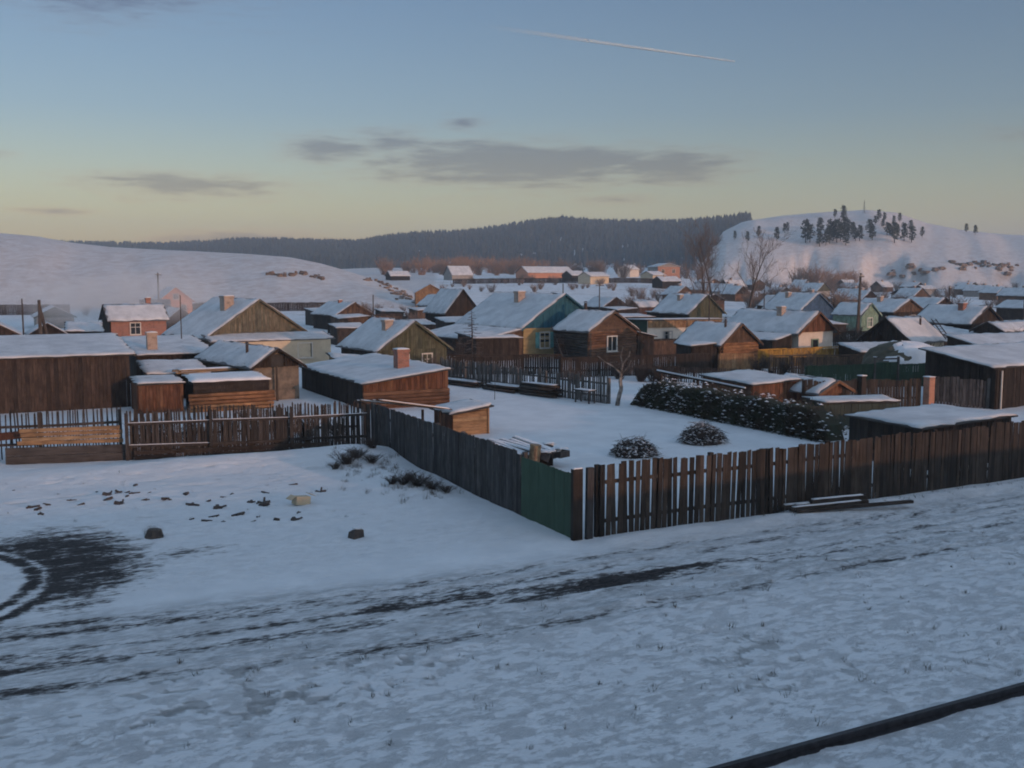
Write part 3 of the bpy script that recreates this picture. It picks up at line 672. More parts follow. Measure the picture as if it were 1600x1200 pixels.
# ---------------------------------------------------------------- street furniture and small things
def power_pole(label, x, y, h, r=0.12, arm=True, lean=(0, 0), brace=False, group='wooden power poles'):
    z = gz(x, y); t = thing('power_pole', label, 'pole', (x, y, z), rr(0, .6), group)
    mb = MB(); top = (lean[0]*h, lean[1]*h, h); mb.tube((0, 0, -.5), top, r, r*.72, 8); mb.build('pole', 'pole_wood', t, smooth=True)
    if brace:
        mb = MB(); mb.tube((1.1, .2, -.4), (lean[0]*h*.9, lean[1]*h*.9, h*.9), r*.9, r*.7, 8); mb.build('brace', 'pole_wood', t, smooth=True)
    if arm:
        mb = MB(); mb.box((top[0], top[1]-.1, h-.35), (1.3, .09, .1)); a = mb.build('crossarm', 'pole_wood', t)
        for k in (-.55, -.2, .2, .55):
            mb = MB(); mb.tube((top[0]+k, top[1]-.1, h-.3), (top[0]+k, top[1]-.1, h-.14), .035, .03, 6); mb.build('insulator', 'plaster_white', a)
    return t
def ladder(label, p, q, w=0.45, n=11, mat='board_grey_x', side=(1, 0, 0), snow=False):
    p = Vector(p); q = Vector(q); s = Vector(side).normalized()*w/2; t = thing('ladder', label, 'ladder', p); d = q-p
    for k in (-1, 1):
        mb = MB(); mb.tube(s*k-d*.02, s*k+d, .045, .04, 5); mb.build('side_rail', mat, t)
    for k in range(n):
        mb = MB(); c = d*((k+.7)/(n+.4)); mb.tube(c-s, c+s, .024, .024, 5); mb.build('rung', mat, t)
    return t
# ================================================================ the setting
def build_ground():
    az = np.concatenate([np.arange(-180+27.2, -40+27.2, 4.0), np.arange(-40+27.2, 40+27.2, 0.23), np.arange(40+27.2, 180+27.2, 4.0)])
    r = [0.6, 1.5, 2.5, 3.5, 4.5, 5.5, 6.5, 7.5, 8.5, 9.3]
    while r[-1] < 48: r.append(r[-1]+0.115)
    while r[-1] < 2900: r.append(r[-1]*1.0135)
    r = np.array(r); A, Q = np.meshgrid(np.radians(az), r)
    X = Q*np.sin(A); Y = Q*np.cos(A); Z = ground_z(X, Y); D = np.degrees(A)
    # bare earth: the lane, the churned turning place on the left
    lane = sstep(-3.3, -2.2, Y-rut_y(X, 0))*sstep(2.4, 1.3, Y-rut_y(X, 0))
    near = sstep(70, 30, X)*sstep(-40, -8, X)
    dirt = 0.10*lane*near*(0.4+fbm(X*0.25, Y*0.5, 91))
    for (c0, amp, w) in RUTS:
        dirt += near*(0.34+0.16*sstep(18, 8, X))*np.exp(-((Y-rut_y(X, c0))/(w*1.35))**2)*(0.45+1.0*fbm(X*0.28+c0*7, Y*0.35, 93))
    dirt += 0.55*bump(X, Y, 12.3, 19.75, 1.9, 0.5) + 0.45*bump(X, Y, 14.3, 20.1, 1.6, 0.35) + 0.35*bump(X, Y, 8.6, 20.6, 1.8, 0.4) + 0.30*bump(X, Y, 20.5, 18.15, 1.5, 0.2)
    dirt += 0.10*sstep(4.0, 0.5, X)*lane*near
    rc = np.hypot(X+3.2, Y-26.7)
    q = np.hypot((X-1.2)/2.9, (Y-27.6)/4.9)
    burn = 0.95*sstep(1.25, 0.3, q)*sstep(3.7, 3.95, rc)
    tail = 0.55*bump(X, Y, 4.2, 27.2, 1.9, 0.8)
    ring = np.maximum(np.exp(-((rc-4.5)/0.27)**2), np.exp(-((rc-3.95)/0.22)**2))*sstep(-12, 0, X+8)
    dirt = np.maximum(dirt, np.maximum(burn, tail)) ; dirt = np.maximum(dirt, 0.98*ring*sstep(33, 30, Y))
    dirt = dirt - 0.4*np.exp(-((rc-4.22)/0.10)**2)*sstep(33, 30, Y)
    dirt = np.clip(dirt, 0, 1.35)*sstep(120, 60, Q)
    specks = 0.95*sstep(20.0, 17.0, Y) + 0.42*sstep(23, 25, Y)*sstep(14.5, 13.5, X) + 0.45*lane
    specks = np.where((X > 14.2) & (Y > 23.5), 0.04, specks)*sstep(90, 50, Q) + 0.25*np.exp(-((Y-22.7)/0.5)**2)*(X > 14)
    field = sstep(100, 170, Q)*0.55*np.where((D > 2) & (D < 60), 1, 0.3)
    hl = tab(LEFT_HILL, D, 1); field = np.where((hl > 0.5) & (Q > tab(LEFT_HILL, D, 3)+6), 0.10, field)
    hr = tab(RIGHT_HILL, D, 1); field = np.where((hr > 6) & (Q > tab(RIGHT_HILL, D, 3)-5), 0.10, field)
    thin = np.where((hl > 0.5) & (Q > tab(LEFT_HILL, D, 3)-4), 1.0, 0.0); thin = np.maximum(thin, np.where((hr > 6) & (Q > tab(RIGHT_HILL, D, 3)-10), 1.0, 0.0))  # hill mask: sunlit warmth put into the colour together with dry grass
    rocky = np.where((hl > 0.5) & (Q > 205), sstep(12, 18, D), 0.0) + np.where((hr > 6) & (Q > 450), sstep(46, 50, D)*0.55, 0.0)
    nr, na = X.shape
    co = np.stack([X, Y, Z], -1).reshape(-1, 3); co = np.vstack([co, [[0, 0, 3.05]]])
    i, j = np.meshgrid(np.arange(nr-1), np.arange(na), indexing='ij'); j2 = (j+1) % na
    fq = np.stack([i*na+j, (i+1)*na+j, (i+1)*na+j2, i*na+j2], -1).reshape(-1, 4)
    fq = fq[:, ::-1]
    ce = len(co)-1; tri = np.stack([np.arange(na), np.full(na, ce), (np.arange(na)+1) % na], -1)[:, ::-1]
    loops = np.concatenate([fq.ravel(), tri.ravel()]); tot = np.concatenate([np.full(len(fq), 4), np.full(len(tri), 3)])
    me = bpy.data.meshes.new('ground'); me.vertices.add(len(co)); me.vertices.foreach_set('co', co.ravel())
    me.loops.add(len(loops)); me.loops.foreach_set('vertex_index', loops.astype(np.int32))
    me.polygons.add(len(tot)); me.polygons.foreach_set('loop_start', np.concatenate([[0], np.cumsum(tot)[:-1]]).astype(np.int32)); me.polygons.foreach_set('loop_total', tot.astype(np.int32))
    me.polygons.foreach_set('use_smooth', np.ones(len(tot), bool)); me.update(calc_edges=True)
    for nm, arr in (('dirt', dirt), ('lane', lane*near), ('thin', thin), ('pits', pits(X, Y)), ('specks', specks), ('field', field), ('rocky', rocky)):
        at = me.attributes.new(nm, 'FLOAT', 'POINT'); at.data.foreach_set('value', np.append(arr.ravel(), 0).astype(np.float32))
    me.materials.append(MATS['snowy_ground'])
    o = link('ground', me); o['kind'] = 'structure'; o['label'] = 'snow covered ground with muddy wheel ruts, rising to hills'
build_ground()
def forest():
    rs = np.random.RandomState(5); n = 15000
    az = rs.uniform(-6, 50, n); f = rs.uniform(0, 1, n)
    rc, rf, hh = tab(FOREST_HILL, az, 2), tab(FOREST_HILL, az, 3), tab(FOREST_HILL, az, 1)
    r = rf+(rc+80-rf)*np.sqrt(0.02+0.98*f)
    x = r*np.sin(np.radians(az)); y = r*np.cos(np.radians(az))
    px = 800+1605*np.tan(np.radians(az-27.2))
    t = (r-rf)/(rc-rf)
    clear = fbm(x*0.012, y*0.012, 77)
    keep = (clear > 0.33-0.10*t) & ((px < 1168)) & (t > 0.05+0.10*sstep(700, 300, px)) & ((tab(RIGHT_HILL, az, 1) < 8) | (r > tab(RIGHT_HILL, az, 2)+40))
    x, y = x[keep], y[keep]; n = len(x); z = ground_z(x, y)
    h = rs.uniform(10, 20, n); w = h*rs.uniform(.15, .24, n); k = 5
    prof = [(0.0, .55), (.28, 1.0), (.45, .62), (.5, .85), (.74, .35), (.76, .5), (1.0, .02)]
    m = len(prof); an = np.arange(k)*2*math.pi/k
    V = np.zeros((n, m, k, 3)); ph = rs.uniform(0, 6, n)
    for i, (zz, ww) in enumerate(prof):
        jit = rs.uniform(.75, 1.25, (n, k))
        V[:, i, :, 0] = x[:, None]+w[:, None]*ww*jit*np.cos(an+ph[:, None]); V[:, i, :, 1] = y[:, None]+w[:, None]*ww*jit*np.sin(an+ph[:, None]); V[:, i, :, 2] = (z+zz*h)[:, None]
    F = []
    for i in range(m-1):
        for j in range(k): F.append((i*k+j, i*k+(j+1) % k, (i+1)*k+(j+1) % k, (i+1)*k+j))
    F = np.array(F); fq = (F[None]+(np.arange(n)*m*k)[:, None, None]).reshape(-1, 4)
    me = bpy.data.meshes.new('forest'); me.vertices.add(n*m*k); me.vertices.foreach_set('co', V.ravel())
    me.loops.add(fq.size); me.loops.foreach_set('vertex_index', fq.ravel().astype(np.int32)); me.polygons.add(len(fq))
    me.polygons.foreach_set('loop_start', (np.arange(len(fq))*4).astype(np.int32)); me.polygons.foreach_set('loop_total', np.full(len(fq), 4, np.int32)); me.update(calc_edges=True)
    me.materials.append(MATS['forest']); o = link('conifer_forest', me); tag(o, 'dark conifer forest covering the long hill on the horizon', 'forest', kind='stuff')
forest()
# ================================================================ rail
def rail():
    t = thing('steel_rail', 'dark steel rail running through the snow in the bottom right corner', 'rail', (0, 11.2, 0))
    pr = [(-.07, 0), (.07, 0), (.07, .02), (.012, .045), (.012, .125), (.036, .135), (.036, .17), (-.036, .17), (-.036, .135), (-.012, .125), (-.012, .045), (-.07, .02)]
    n = len(pr); mb = MB(); xs = list(range(-30, 71, 5))
    vs = [(x, y*1.25, z+0.0) for x in xs for (y, z) in pr]; fs = [(a*n+j, (a+1)*n+j, (a+1)*n+(j+1) % n, a*n+(j+1) % n) for a in range(len(xs)-1) for j in range(n)]
    mb.add(vs, fs); mb.build('rail_bar', 'steel_dark', t)
    for x in range(-29, 71, 12):
        mb = MB(); mb.box((x, -.03, .08), (.5, .02, .07)); mb.box((x, .03, .08), (.5, .02, .07)); mb.build('joint_plate', 'steel_dark', t)
rail()
# ================================================================ fences round the near yard
fence('board_fence', 'long weathered grey board fence running from the green gate away to the dark stake fence', (14.1, 26.85), (14.1, 40.2), 1.97, 0.135, 0.006, 'fence_grey', rails=(.5, 1.5), inner=-1, flat=True, jit=.018, lean=.006,
      hfun=lambda s: 1.0-0.05*(s < .35), post=2.2)
fence('board_fence', 'brown board fence with open gaps between boards, right of the green gate', (14.75, 23.45), (20.55, 23.45), 2.08, 0.165, 0.024, 'fence_brown', rails=(.5, 1.55), inner=1, flat=True, jit=.06, lean=.02, post=1.95)
fence('board_fence', 'long tight brown board fence along the lane running out of the picture on the right', (20.8, 23.5), (40.5, 24.0), 2.06, 0.155, 0.006, 'fence_brown', rails=(.5, 1.55), inner=1, flat=True, jit=.06, lean=.014, post=2.4)
def gate():
    t = thing('gate', 'green painted plank gate at the corner of the yard fences', 'gate', (14.08, 23.85, 0), math.pi/2)
    vs_ = plank_variants(.178, 1.83, .025, 'gate_green', False)
    for k in range(16): o = link('plank', random.choice(vs_), t, (.09+k*.183, rr(-.004, .004), rr(-.01, .01)), (0, rr(-.003, .003), 0))
    for z in (.4, 1.45):
        mb = MB(); mb.box((1.45, -.06, z), (2.85, .06, .1)); mb.build('rail', 'gate_green', t)
    p = thing('gate_post', 'broad dark brown corner post board between green gate and gappy fence', 'post', (14.12, 23.62, 0))
    mb = MB(); mb.box((0, 0, .9), (.30, .14, 2.15)); mb.build('post', 'plank_dark', p)
    mb = MB(); mb.box((.34, -.1, .9), (.2, .12, 2.2), Matrix.Rotation(.01, 3, 'Y')); mb.build('side_board', 'fence_grey', p)
    snow_slab([(-.15, -.07, 1.975), (.15, -.07, 1.975), (.15, .07, 1.975), (-.15, .07, 1.975)], .06, 1, .01, .08).build('snow_cap', 'snow', p, smooth=True)
gate()
fence('stake_fence', 'dark fence of thin upright stakes with snowy rails, left of the grey board fence', (4.75, 42.0), (14.0, 40.3), 1.95, 0.068, 0.008, 'stake', th=.03, rails=(.55, 1.45), inner=-1, flat=True, jit=.10, lean=.022, pointed=True, part='stake', post=3.0, snow=True, missing=.03)
fence('stake_fence', 'thin open picket fence with snow showing through, in front of the long brown barn', (-7, 45.6), (4.7, 43.7), 1.9, 0.055, 0.075, 'stake', th=.03, rails=(.6, 1.3), inner=-1, flat=True, jit=.10, lean=.03, pointed=True, part='stake', post=3.0)
def low_boards():
    t = thing('board_fence', 'low dark horizontal boards fixed along the foot of the stake fence', 'fence', (4.9, 41.72, 0), math.atan2(-1.7, 9.25))
    for k in range(6):
        for j in range(2):
            if random.random() < .25: continue
            mb = MB(); mb.box((.8+k*1.5, rr(-.02, .02), .14+j*.2), (1.5, .03, .17), Matrix.Rotation(rr(-.02, .02), 3, 'Y'), random.random()); mb.build('board', 'plank_dark', t)
low_boards()
fence('stake_fence', 'second ragged row of dark stakes close behind the snowy railed stake fence', (5.0, 42.6), (13.8, 41.0), 1.5, 0.08, 0.05, 'stake', th=.03, rails=(.9,), inner=1, flat=True, jit=.3, lean=.05, pointed=True, part='stake', post=3.0, missing=.15)
fence('stake_fence', 'pale stake fence along the far right side of the snowy yard, behind the timber stacks', (31.0, 48.6), (27.6, 64.5), 1.5, 0.095, 0.035, 'stake_pale', th=.03, rails=(.4, 1.1), inner=-1, jit=.12, lean=.03, pointed=True, part='stake', post=2.8, missing=.05)
# more garden fences further back
fence('board_fence', 'dark brown board fence in front of the brown log house', (36.0, 62.5), (47.5, 60.5), 1.45, .16, .01, 'plank_dark', joined=True, jit=.08)
fence('board_fence', 'dark low board fence below the veranda of the teal gabled house', (29.5, 68.5), (37.5, 65.0), 1.35, .16, .012, 'plank_dark', joined=True, jit=.08)
fence('board_fence', 'ochre yellow board fence in front of the white plastered house', (53.5, 62.3), (65.0, 61.6), 1.35, .16, .01, 'paint_ochre', joined=True)
fence('board_fence', 'dark green board fence below the snowy hay mound', (45.8, 48.6), (50.4, 47.6), 1.55, .16, .01, 'paint_green', joined=True)
fence('board_fence', 'dark green board fence between the framed gate and the big right shed', (52.3, 47.4), (56.5, 46.4), 1.5, .16, .012, 'paint_green', joined=True)
fence('picket_fence', 'pale snowy picket fence beyond the dark hedge', (40.6, 57.5), (45.2, 51.2), 1.05, .08, .06, 'stake', joined=True, pointed=False, rails=(.3, .8), part='picket')
fence('board_fence', 'reddish brown board fence behind the hedge, left of the dark post', (39.4, 42.0), (42.2, 40.9), 1.55, .155, .01, 'fence_brown', jit=.07, rails=(.5, 1.2))
fence('board_fence', 'brown board fence between the dark post and the brick gate post', (42.6, 40.8), (45.7, 39.7), 1.5, .155, .01, 'fence_brown', jit=.08, rails=(.5, 1.2))
fence('board_fence', 'grey brown board fence between the brick gate post and the big right shed', (46.35, 39.4), (48.1, 37.3), 1.6, .155, .01, 'fence_grey', jit=.08, rails=(.5, 1.2))
fence('board_fence', 'brown garden fence left of the small log cabin', (48.0, 60.0), (50.5, 59.2), 1.4, .16, .03, 'board_fresh_v', joined=True)
fence('board_fence', 'brown garden fence left end beside the ochre fence', (50.6, 57.5), (57.5, 54.8), 1.3, .16, .012, 'plank_brown', joined=True)
fence('board_fence', 'dark distant fence at the foot of the left snowy hill', (34.0, 204), (66, 196), 1.7, .3, .02, 'plank_dark', joined=True, post=6)
fence('board_fence', 'dark distant fence at the far left below the hill', (-12.0, 212), (14, 204), 1.9, .3, .02, 'plank_dark', joined=True, post=6)
fence('board_fence', 'dark fence across the gardens beyond the green gabled house', (38.0, 124), (58, 112), 1.7, .25, .02, 'plank_dark', joined=True, post=5)
fence('board_fence', 'long brown fence across the far white field', (150, 338), (215, 305), 1.8, .5, .03, 'plank_dark', joined=True, post=9)
fence('board_fence', 'brown fence behind the white plastered house', (62, 84), (84, 76), 1.5, .2, .02, 'plank_dark', joined=True, post=4)
def framed_gate():
    t = thing('gate', 'dark green garden gate with pale posts below the hay mound', 'gate', (50.5, 47.6, 0), -.12)
    mb = MB(); plank_wall(mb, (.1, 0), (1.75, 0), .05, 1.65, 1.65, .17); mb.build('gate_leaf', 'paint_green', t)
    for x in (0, 1.85):
        mb = MB(); mb.box((x, -.05, .95), (.12, .12, 2.1)); p = mb.build('post', 'board_grey_x', t)
        snow_slab([(x-.1, -.15, 2.0), (x+.1, -.15, 2.0), (x+.1, .05, 2.0), (x-.1, .05, 2.0)], .07, 1, .01, .06).build('snow_cap', 'snow', p, smooth=True)
    mb = MB(); mb.box((.92, -.05, 1.86), (1.9, .1, .1)); mb.build('lintel', 'board_grey_x', t)
framed_gate()
def posts():
    t = thing('brick_post', 'orange brick gate post with a snow cap among brown fences', 'post', (46.05, 39.45, 0)); mb = MB(); mb.box((0, 0, .8), (.42, .42, 1.7)); mb.build('shaft', 'brick_orange', t)
    snow_slab([(-.25, -.25, 1.64), (.25, -.25, 1.64), (.25, .25, 1.64), (-.25, .25, 1.64)], .08, 1, .02, .1).build('snow_cap', 'snow', t, smooth=True)
    t = thing('wooden_post', 'thick dark wooden post with snow on top beside the hedge end', 'post', (42.4, 40.8, 0)); mb = MB(); mb.box((0, 0, .85), (.3, .3, 1.8)); mb.build('shaft', 'plank_dark', t)
    snow_slab([(-.2, -.2, 1.75), (.2, -.2, 1.75), (.2, .2, 1.75), (-.2, .2, 1.75)], .08, 1, .02, .1).build('snow_cap', 'snow', t, smooth=True)
    t = thing('garden_stake', 'thin bare stake standing alone in the snowy yard', 'stake', (26.2, 53.2, 0)); mb = MB(); mb.tube((0, 0, -.2), (.03, 0, 1.0), .022, .016, 5); mb.build('stake', 'stake', t)
posts()
# ================================================================ sheds and houses, from near to far
def lumber():
    a = math.atan2(-1.0, 3.9)
    t = thing('plank_stack', 'stack of fresh orange planks on edge in front of the picket fence', 'planks', (1.05, 43.3, 0), a)
    for k in range(4):
        mb = MB(); mb.box((1.85+rr(-.06, .06), -.05-.025*k+rr(-.015, .015), .78+.17*k), (3.75+rr(-.15, .1), .055, .142), Matrix.Rotation(rr(-.012, .012), 3, 'Y') @ Matrix.Rotation(rr(-.12, .12), 3, 'X'), random.random()); mb.build('plank', 'plank_fresh', t)
    t = thing('weathered_hoarding', 'wide grey weathered panel standing under the orange planks', 'panel', (.5, 43.3, 0), a)
    for k in range(2):
        mb = MB(); mb.box((2.3, -.12, .16+.33*k), (4.55, .05, .32), None, random.random()); mb.build('board', 'board_grey_x', t)
    t = thing('plank', 'dark red brown board nailed across the thin picket fence', 'plank', (-1.2, 44.6, 0), -.2)
    mb = MB(); mb.box((1.4, -.15, .95), (2.9, .04, .3), Matrix.Rotation(-.07, 3, 'Y')); mb.build('board', 'plank_red', t)
lumber()
mono_shed('barn', 'long brown plank barn with a snowy roof at the left edge', [(-9, 59.5), (7.0, 59.5), (7.0, 68.5), (-9, 68.5)], [2.85, 2.85, 3.5, 3.5], 'plank_barn', 'barn', .3, th=.085, w=.2)
t = mono_shed('shed', 'low shed with a snowy roof and a square brick chimney behind the barn', [(8.6, 69), (13.4, 69), (13.4, 77.5), (8.6, 77.5)], [2.1, 2.1, 2.75, 2.75], 'plank_dark', over=.3)
chimney(t, 1.15, 1.7, 2.0, 3.5, .62, 'brick_pale')
mono_shed('shed', 'sagging snowy lean-to roof between the barn and the log pile', [(8.3, 62.0), (11.6, 62.0), (11.6, 65.5), (8.3, 65.5)], [1.5, 1.4, 1.85, 1.95], 'plank_dark', th=.12)
mono_shed('shed', 'small red brown plank shed with a flat snow roof behind the stake fence', [(7.0, 56.2), (9.25, 56.2), (9.25, 59.0), (7.0, 59.0)], [1.5, 1.5, 1.62, 1.62], 'plank_red', over=.15, th=.085)
def log_store():
    t = thing('log_store', 'log walled bin with a dark plank band and snow on top', 'log bin', (9.65, 55.4, 0))
    mb = MB(); mb.box((2.0, 1.45, .6), (3.9, 2.7, 1.6)); mb.build('bin_core', 'plank_dark', t)
    for k in range(5):
        mb = MB(); mb.tube((-.15-rr(0, .15), 0, .08+.2*k), (4.1+rr(0, .25), 0, .1+.2*k), .1, .095, 9, random.random()); mb.build('log', 'log_orange', t, smooth=True)
    for k in range(3):
        mb = MB(); mb.box((1.98, -.02-.015*k, 1.10+.19*k), (4.0, .035, .18), None, random.random()); mb.build('board', 'plank_dark', t)
    snow_slab([(-.1, -.1, 1.58), (4.05, -.1, 1.58), (4.05, 2.9, 1.7), (-.1, 2.9, 1.7)], .16, 5, .2).build('snow_layer', 'snow', t, smooth=True)
log_store()
def old_planks():
    t = thing('plank_pile', 'pile of snowy pale planks lying behind the log bin', 'planks', (9.6, 60.6, 0))
    for k in range(6):
        mb = MB(); mb.box((2.2+rr(-.2, .2), .2*k, 1.72+rr(-.03, .05)), (4.6, .17, .05), Matrix.Rotation(rr(-.03, .03), 3, 'Z') @ Matrix.Rotation(rr(-.02, .02), 3, 'Y'), random.random()); mb.build('plank', 'plank_fresh', t)
    for x in (.3, 4.0):
        mb = MB(); mb.box((x, .5, .85), (.15, .15, 1.7)); mb.build('trestle', 'plank_dark', t)
    snow_slab([(.2, .25, 1.78), (4.2, .25, 1.78), (4.2, 1.1, 1.78), (.2, 1.1, 1.78)], .08, 8, .1).build('snow_layer', 'snow', t, smooth=True)
old_planks()
t = house('ruined_shed', 'half ruined clay shed with an open dark gable and snowy roof', 14.9, 58.7, 10, 1.46, 8.4, 2.05, 2.98, 'clay_wall', 'plank_dark', 'plaster', .3, cat='shed', gstyle='none', pipes=((-.75, 2.4, .65, .09),))
mb = MB(); plank_wall(mb, (-1.3, -.04), (-.35, -.04), 1.95, 2.1, 2.72, .16); plank_wall(mb, (.45, -.04), (1.3, -.04), 1.95, 2.65, 2.1, .16); mb.build('gable_boards', 'plank_dark', t)
mb = MB(); mb.box((.05, -.02, 2.3), (.75, .04, .75)); mb.build('loft_dark_sheet', 'roof_felt', t)  # solid dark sheet paints the shade of the open gable
mb = MB(); mb.tube((-.15, -.35, -.1), (-.15, -.35, 2.0), .07, .06, 7); mb.build('prop', 'pole_wood', t)
t = mono_shed('bath_house', 'low red plank shed with a broad snowy roof and red brick chimney', [(17.95, 52.4), (22.9, 52.4), (22.9, 64.2), (17.95, 64.2)], [1.38, 1.98, 1.98, 1.38], 'plank_red', 'shed', .35, side='plank_dark', th=.085)  # left side in darker boards: its shade is put into the colour
chimney(t, 3.35, 3.0, 1.6, 3.0, .7, 'brick_red', cap=True)
mb = MB(); log_wall(mb, (0, -.06), (4.95, -.06), -.1, .85, .11, .05); mb.build('lower_logs', 'log_brown', t)
def coop():
    t = mono_shed('coop', 'small fresh board coop with a tilted snowy roof behind the grey fence', [(18.55, 41.9), (20.3, 41.9), (20.3, 44.0), (18.55, 44.0)], [.98, 1.22, 1.24, 1.0], 'plank_fresh', 'coop', .22, style='boards', th=.10, side='plank_red')
    mb = MB(); mb.box((1.73, -.06, .58), (.08, .08, 1.25)); mb.build('corner_post', 'board_fresh_v', t)
coop()
def lean_to():
    t = thing('plank_lean_to', 'row of loose snowy planks resting over the far end of the grey fence', 'planks', (14.5, 40.9, 0))
    for k in range(7):
        y = .15+.38*k; p = Vector((-.2+rr(0, .5), y, 1.93-.04*k)); q = Vector((4.1+rr(-.5, .1), y+.8, 1.22-.03*k)); d = (q-p); M = d.to_track_quat('X', 'Z').to_matrix()
        mb = MB(); mb.box((p+q)/2, (d.length, .16, .035), M, random.random()); b = mb.build('plank', 'plank_brown', t)
        mb = MB(); mb.box((p+q)/2+Vector((0, 0, .035)), (d.length*.93, .12, .03), M); mb.build('snow_strip', 'snow', b)
    for x, y, z in ((.3, .2, 1.85), (.3, 2.2, 1.7), (3.4, 1.0, 1.25), (3.4, 3.0, 1.1)):
        mb = MB(); mb.box((x, y, z/2-.1), (.1, .1, z)); mb.build('post', 'plank_dark', t)
lean_to()
def junk():
    t = thing('scrap_heap', 'heap of snow covered boards and junk just inside the green gate', 'scrap heap', (17.9, 34.2, 0))
    mb = MB(); mb.box((.1, .1, .25), (2.0, 1.5, .6)); mb.build('crate', 'plank_dark', t)
    for k in range(9):
        a = Vector((-1.5+.26*k+rr(-.05, .05), 1.1+rr(-.2, .2), .86+rr(-.05, .05))); b = Vector((-.6+.22*k, -1.0+rr(-.2, .2), .52+rr(-.06, .1))); d = b-a; M = d.to_track_quat('Y', 'Z').to_matrix()
        mb = MB(); mb.box((a+b)/2, (.19, d.length, .03), M, random.random()); pl = mb.build('plank', 'board_grey_x', t)
        mb = MB(); mb.box((a+b)/2+Vector((0, 0, .04)), (.17, d.length*.94, .05), M); mb.build('snow_strip', 'snow', pl)
    rs = random.Random(4)
    for k in range(5):
        c = Vector((rs.uniform(.3, 1.4), rs.uniform(-1.1, .2), rs.uniform(.3, .62)))
        mb = MB(); mb.box(c, (rs.uniform(.3, .6), rs.uniform(.3, .5), rs.uniform(.2, .4)), Matrix.Rotation(rs.uniform(-.5, .5), 3, 'Y') @ Matrix.Rotation(rs.uniform(0, 3), 3, 'Z')); s_ = mb.build('scrap', 'scrap_dark', t)
        snow_slab([(c.x-.22, c.y-.2, c.z+.2), (c.x+.22, c.y-.2, c.z+.2), (c.x+.22, c.y+.2, c.z+.2), (c.x-.22, c.y+.2, c.z+.2)], .1, k, .06, .08).build('snow_cap', 'snow', s_, smooth=True)
    b = thing('barrel', 'dull yellow barrel standing in the scrap heap behind the gate', 'barrel', (18.0, 33.25, .55)); mb = MB(); mb.tube((0, 0, -.25), (.06, -.05, .38), .21, .21, 14); mb.build('drum', 'barrel_rust', b, smooth=False)
    for k in (0.05, .5, .95):
        mb = MB(); p = Vector((0, 0, -.25)).lerp(Vector((.06, -.05, .38)), k); d = Vector((.06, -.05, .63)).normalized()*.015; mb.tube(p-d, p+d, .222, .222, 14); mb.build('hoop', 'barrel_rust', b)
junk()
def brush(label, x, y, rx, h, seed):
    rs = random.Random(seed); t = thing('brush_pile', label, 'brush pile', (x, y, gz(x, y)), 0, 'brush piles in the yard'); mb = MB(); sn = MB()
    for k in range(900):
        a = rs.uniform(0, 2*math.pi); f = math.sqrt(rs.random()); px, py = math.cos(a)*rx*f, math.sin(a)*rx*f*.9; top = h*(1-f*f)**.6*rs.uniform(.72, 1.06)
        p = Vector((px, py, max(.02, top*rs.uniform(.55, 1)))); dd = Vector((rs.gauss(0, 1), rs.gauss(0, 1), rs.gauss(0, .28)-.25*f)).normalized()*rs.uniform(.18, .42)
        c = p+dd*.3+Vector((rs.uniform(-.05, .05), rs.uniform(-.05, .05), .04)); e = p+dd
        mb.tube(p-dd*.5, c, .010, .008, 3, rs.random(), False); mb.tube(c, e, .008, .004, 3, rs.random(), False)
        if rs.random() < .36:
            u = dd.normalized(); w = Vector((-u.y, u.x, 0)).normalized()*.035 if abs(u.x)+abs(u.y) > .01 else Vector((.03, 0, 0)); z = Vector((0, 0, .022))
            sn.add([p-u*.08-w+z, p+u*.09-w*.6+z, p+u*.09+w*.6+z, p-u*.08+w+z, p+z*2.2], [(0, 1, 4), (1, 2, 4), (2, 3, 4), (3, 0, 4)])
    co = MB(); n = 12
    vs = [(0, 0, h*.8)]+[(math.cos(2*math.pi*k/n)*rx*r_*.92, math.sin(2*math.pi*k/n)*rx*r_*.85, h*.8*(1-r_*r_)-.03) for r_ in (.5, .99) for k in range(n)]
    fs = [(0, 1+k, 1+(k+1) % n) for k in range(n)]+[(1+k, 1+n+k, 1+n+(k+1) % n, 1+(k+1) % n) for k in range(n)]
    co.add(vs, fs); co.build('heap_core', 'scrap_dark', t)
    mb.build('twigs', 'twig', t)['kind'] = 'stuff'; sn.build('snow_flecks', 'snow', t)['kind'] = 'stuff'
brush('left and lower round heap of snowy brushwood near the gappy fence', 23.0, 34.0, .92, .72, 1)
brush('right and taller round heap of snowy brushwood in the yard', 27.4, 35.3, 1.0, .92, 2)
def timber(label, x, y, ang, n, L, seed, r=.09, boards=True):
    rs = random.Random(seed); t = thing('timber_stack', label, 'timber', (x, y, gz(x, y)), ang, 'timber stacks along the yard fence')
    for k in range(n):
        lay = k//4; y0 = (k % 4)*.24+rs.uniform(-.05, .05)+lay*.06; l = L*rs.uniform(.75, 1); x0 = rs.uniform(0, L-l); z = .1+lay*.19
        mb = MB(); mb.tube((x0, y0, z), (x0+l, y0+rs.uniform(-.12, .12), z+rs.uniform(-.02, .05)), r, r*.85, 7, rs.random()); lg = mb.build('log', 'log_dark', t, smooth=True)
        if k >= n-5:
            snow_slab([(x0+.1, y0-.075, z+r*.72), (x0+l*.95, y0-.075, z+r*.72+.03), (x0+l*.95, y0+.075, z+r*.72+.03), (x0+.1, y0+.075, z+r*.72)], .06, k, .02, .2).build('snow_strip', 'snow', lg, smooth=True)
FA = math.atan2(48.6-64.5, 31.0-27.6)
timber('low stack of dark snowy beams at the far end of the yard fence', 26.9, 63.2, FA, 7, 4.5, 3)
timber('middle stack of dark snowy beams along the yard fence', 27.9, 58.8, FA, 8, 4.2, 4)
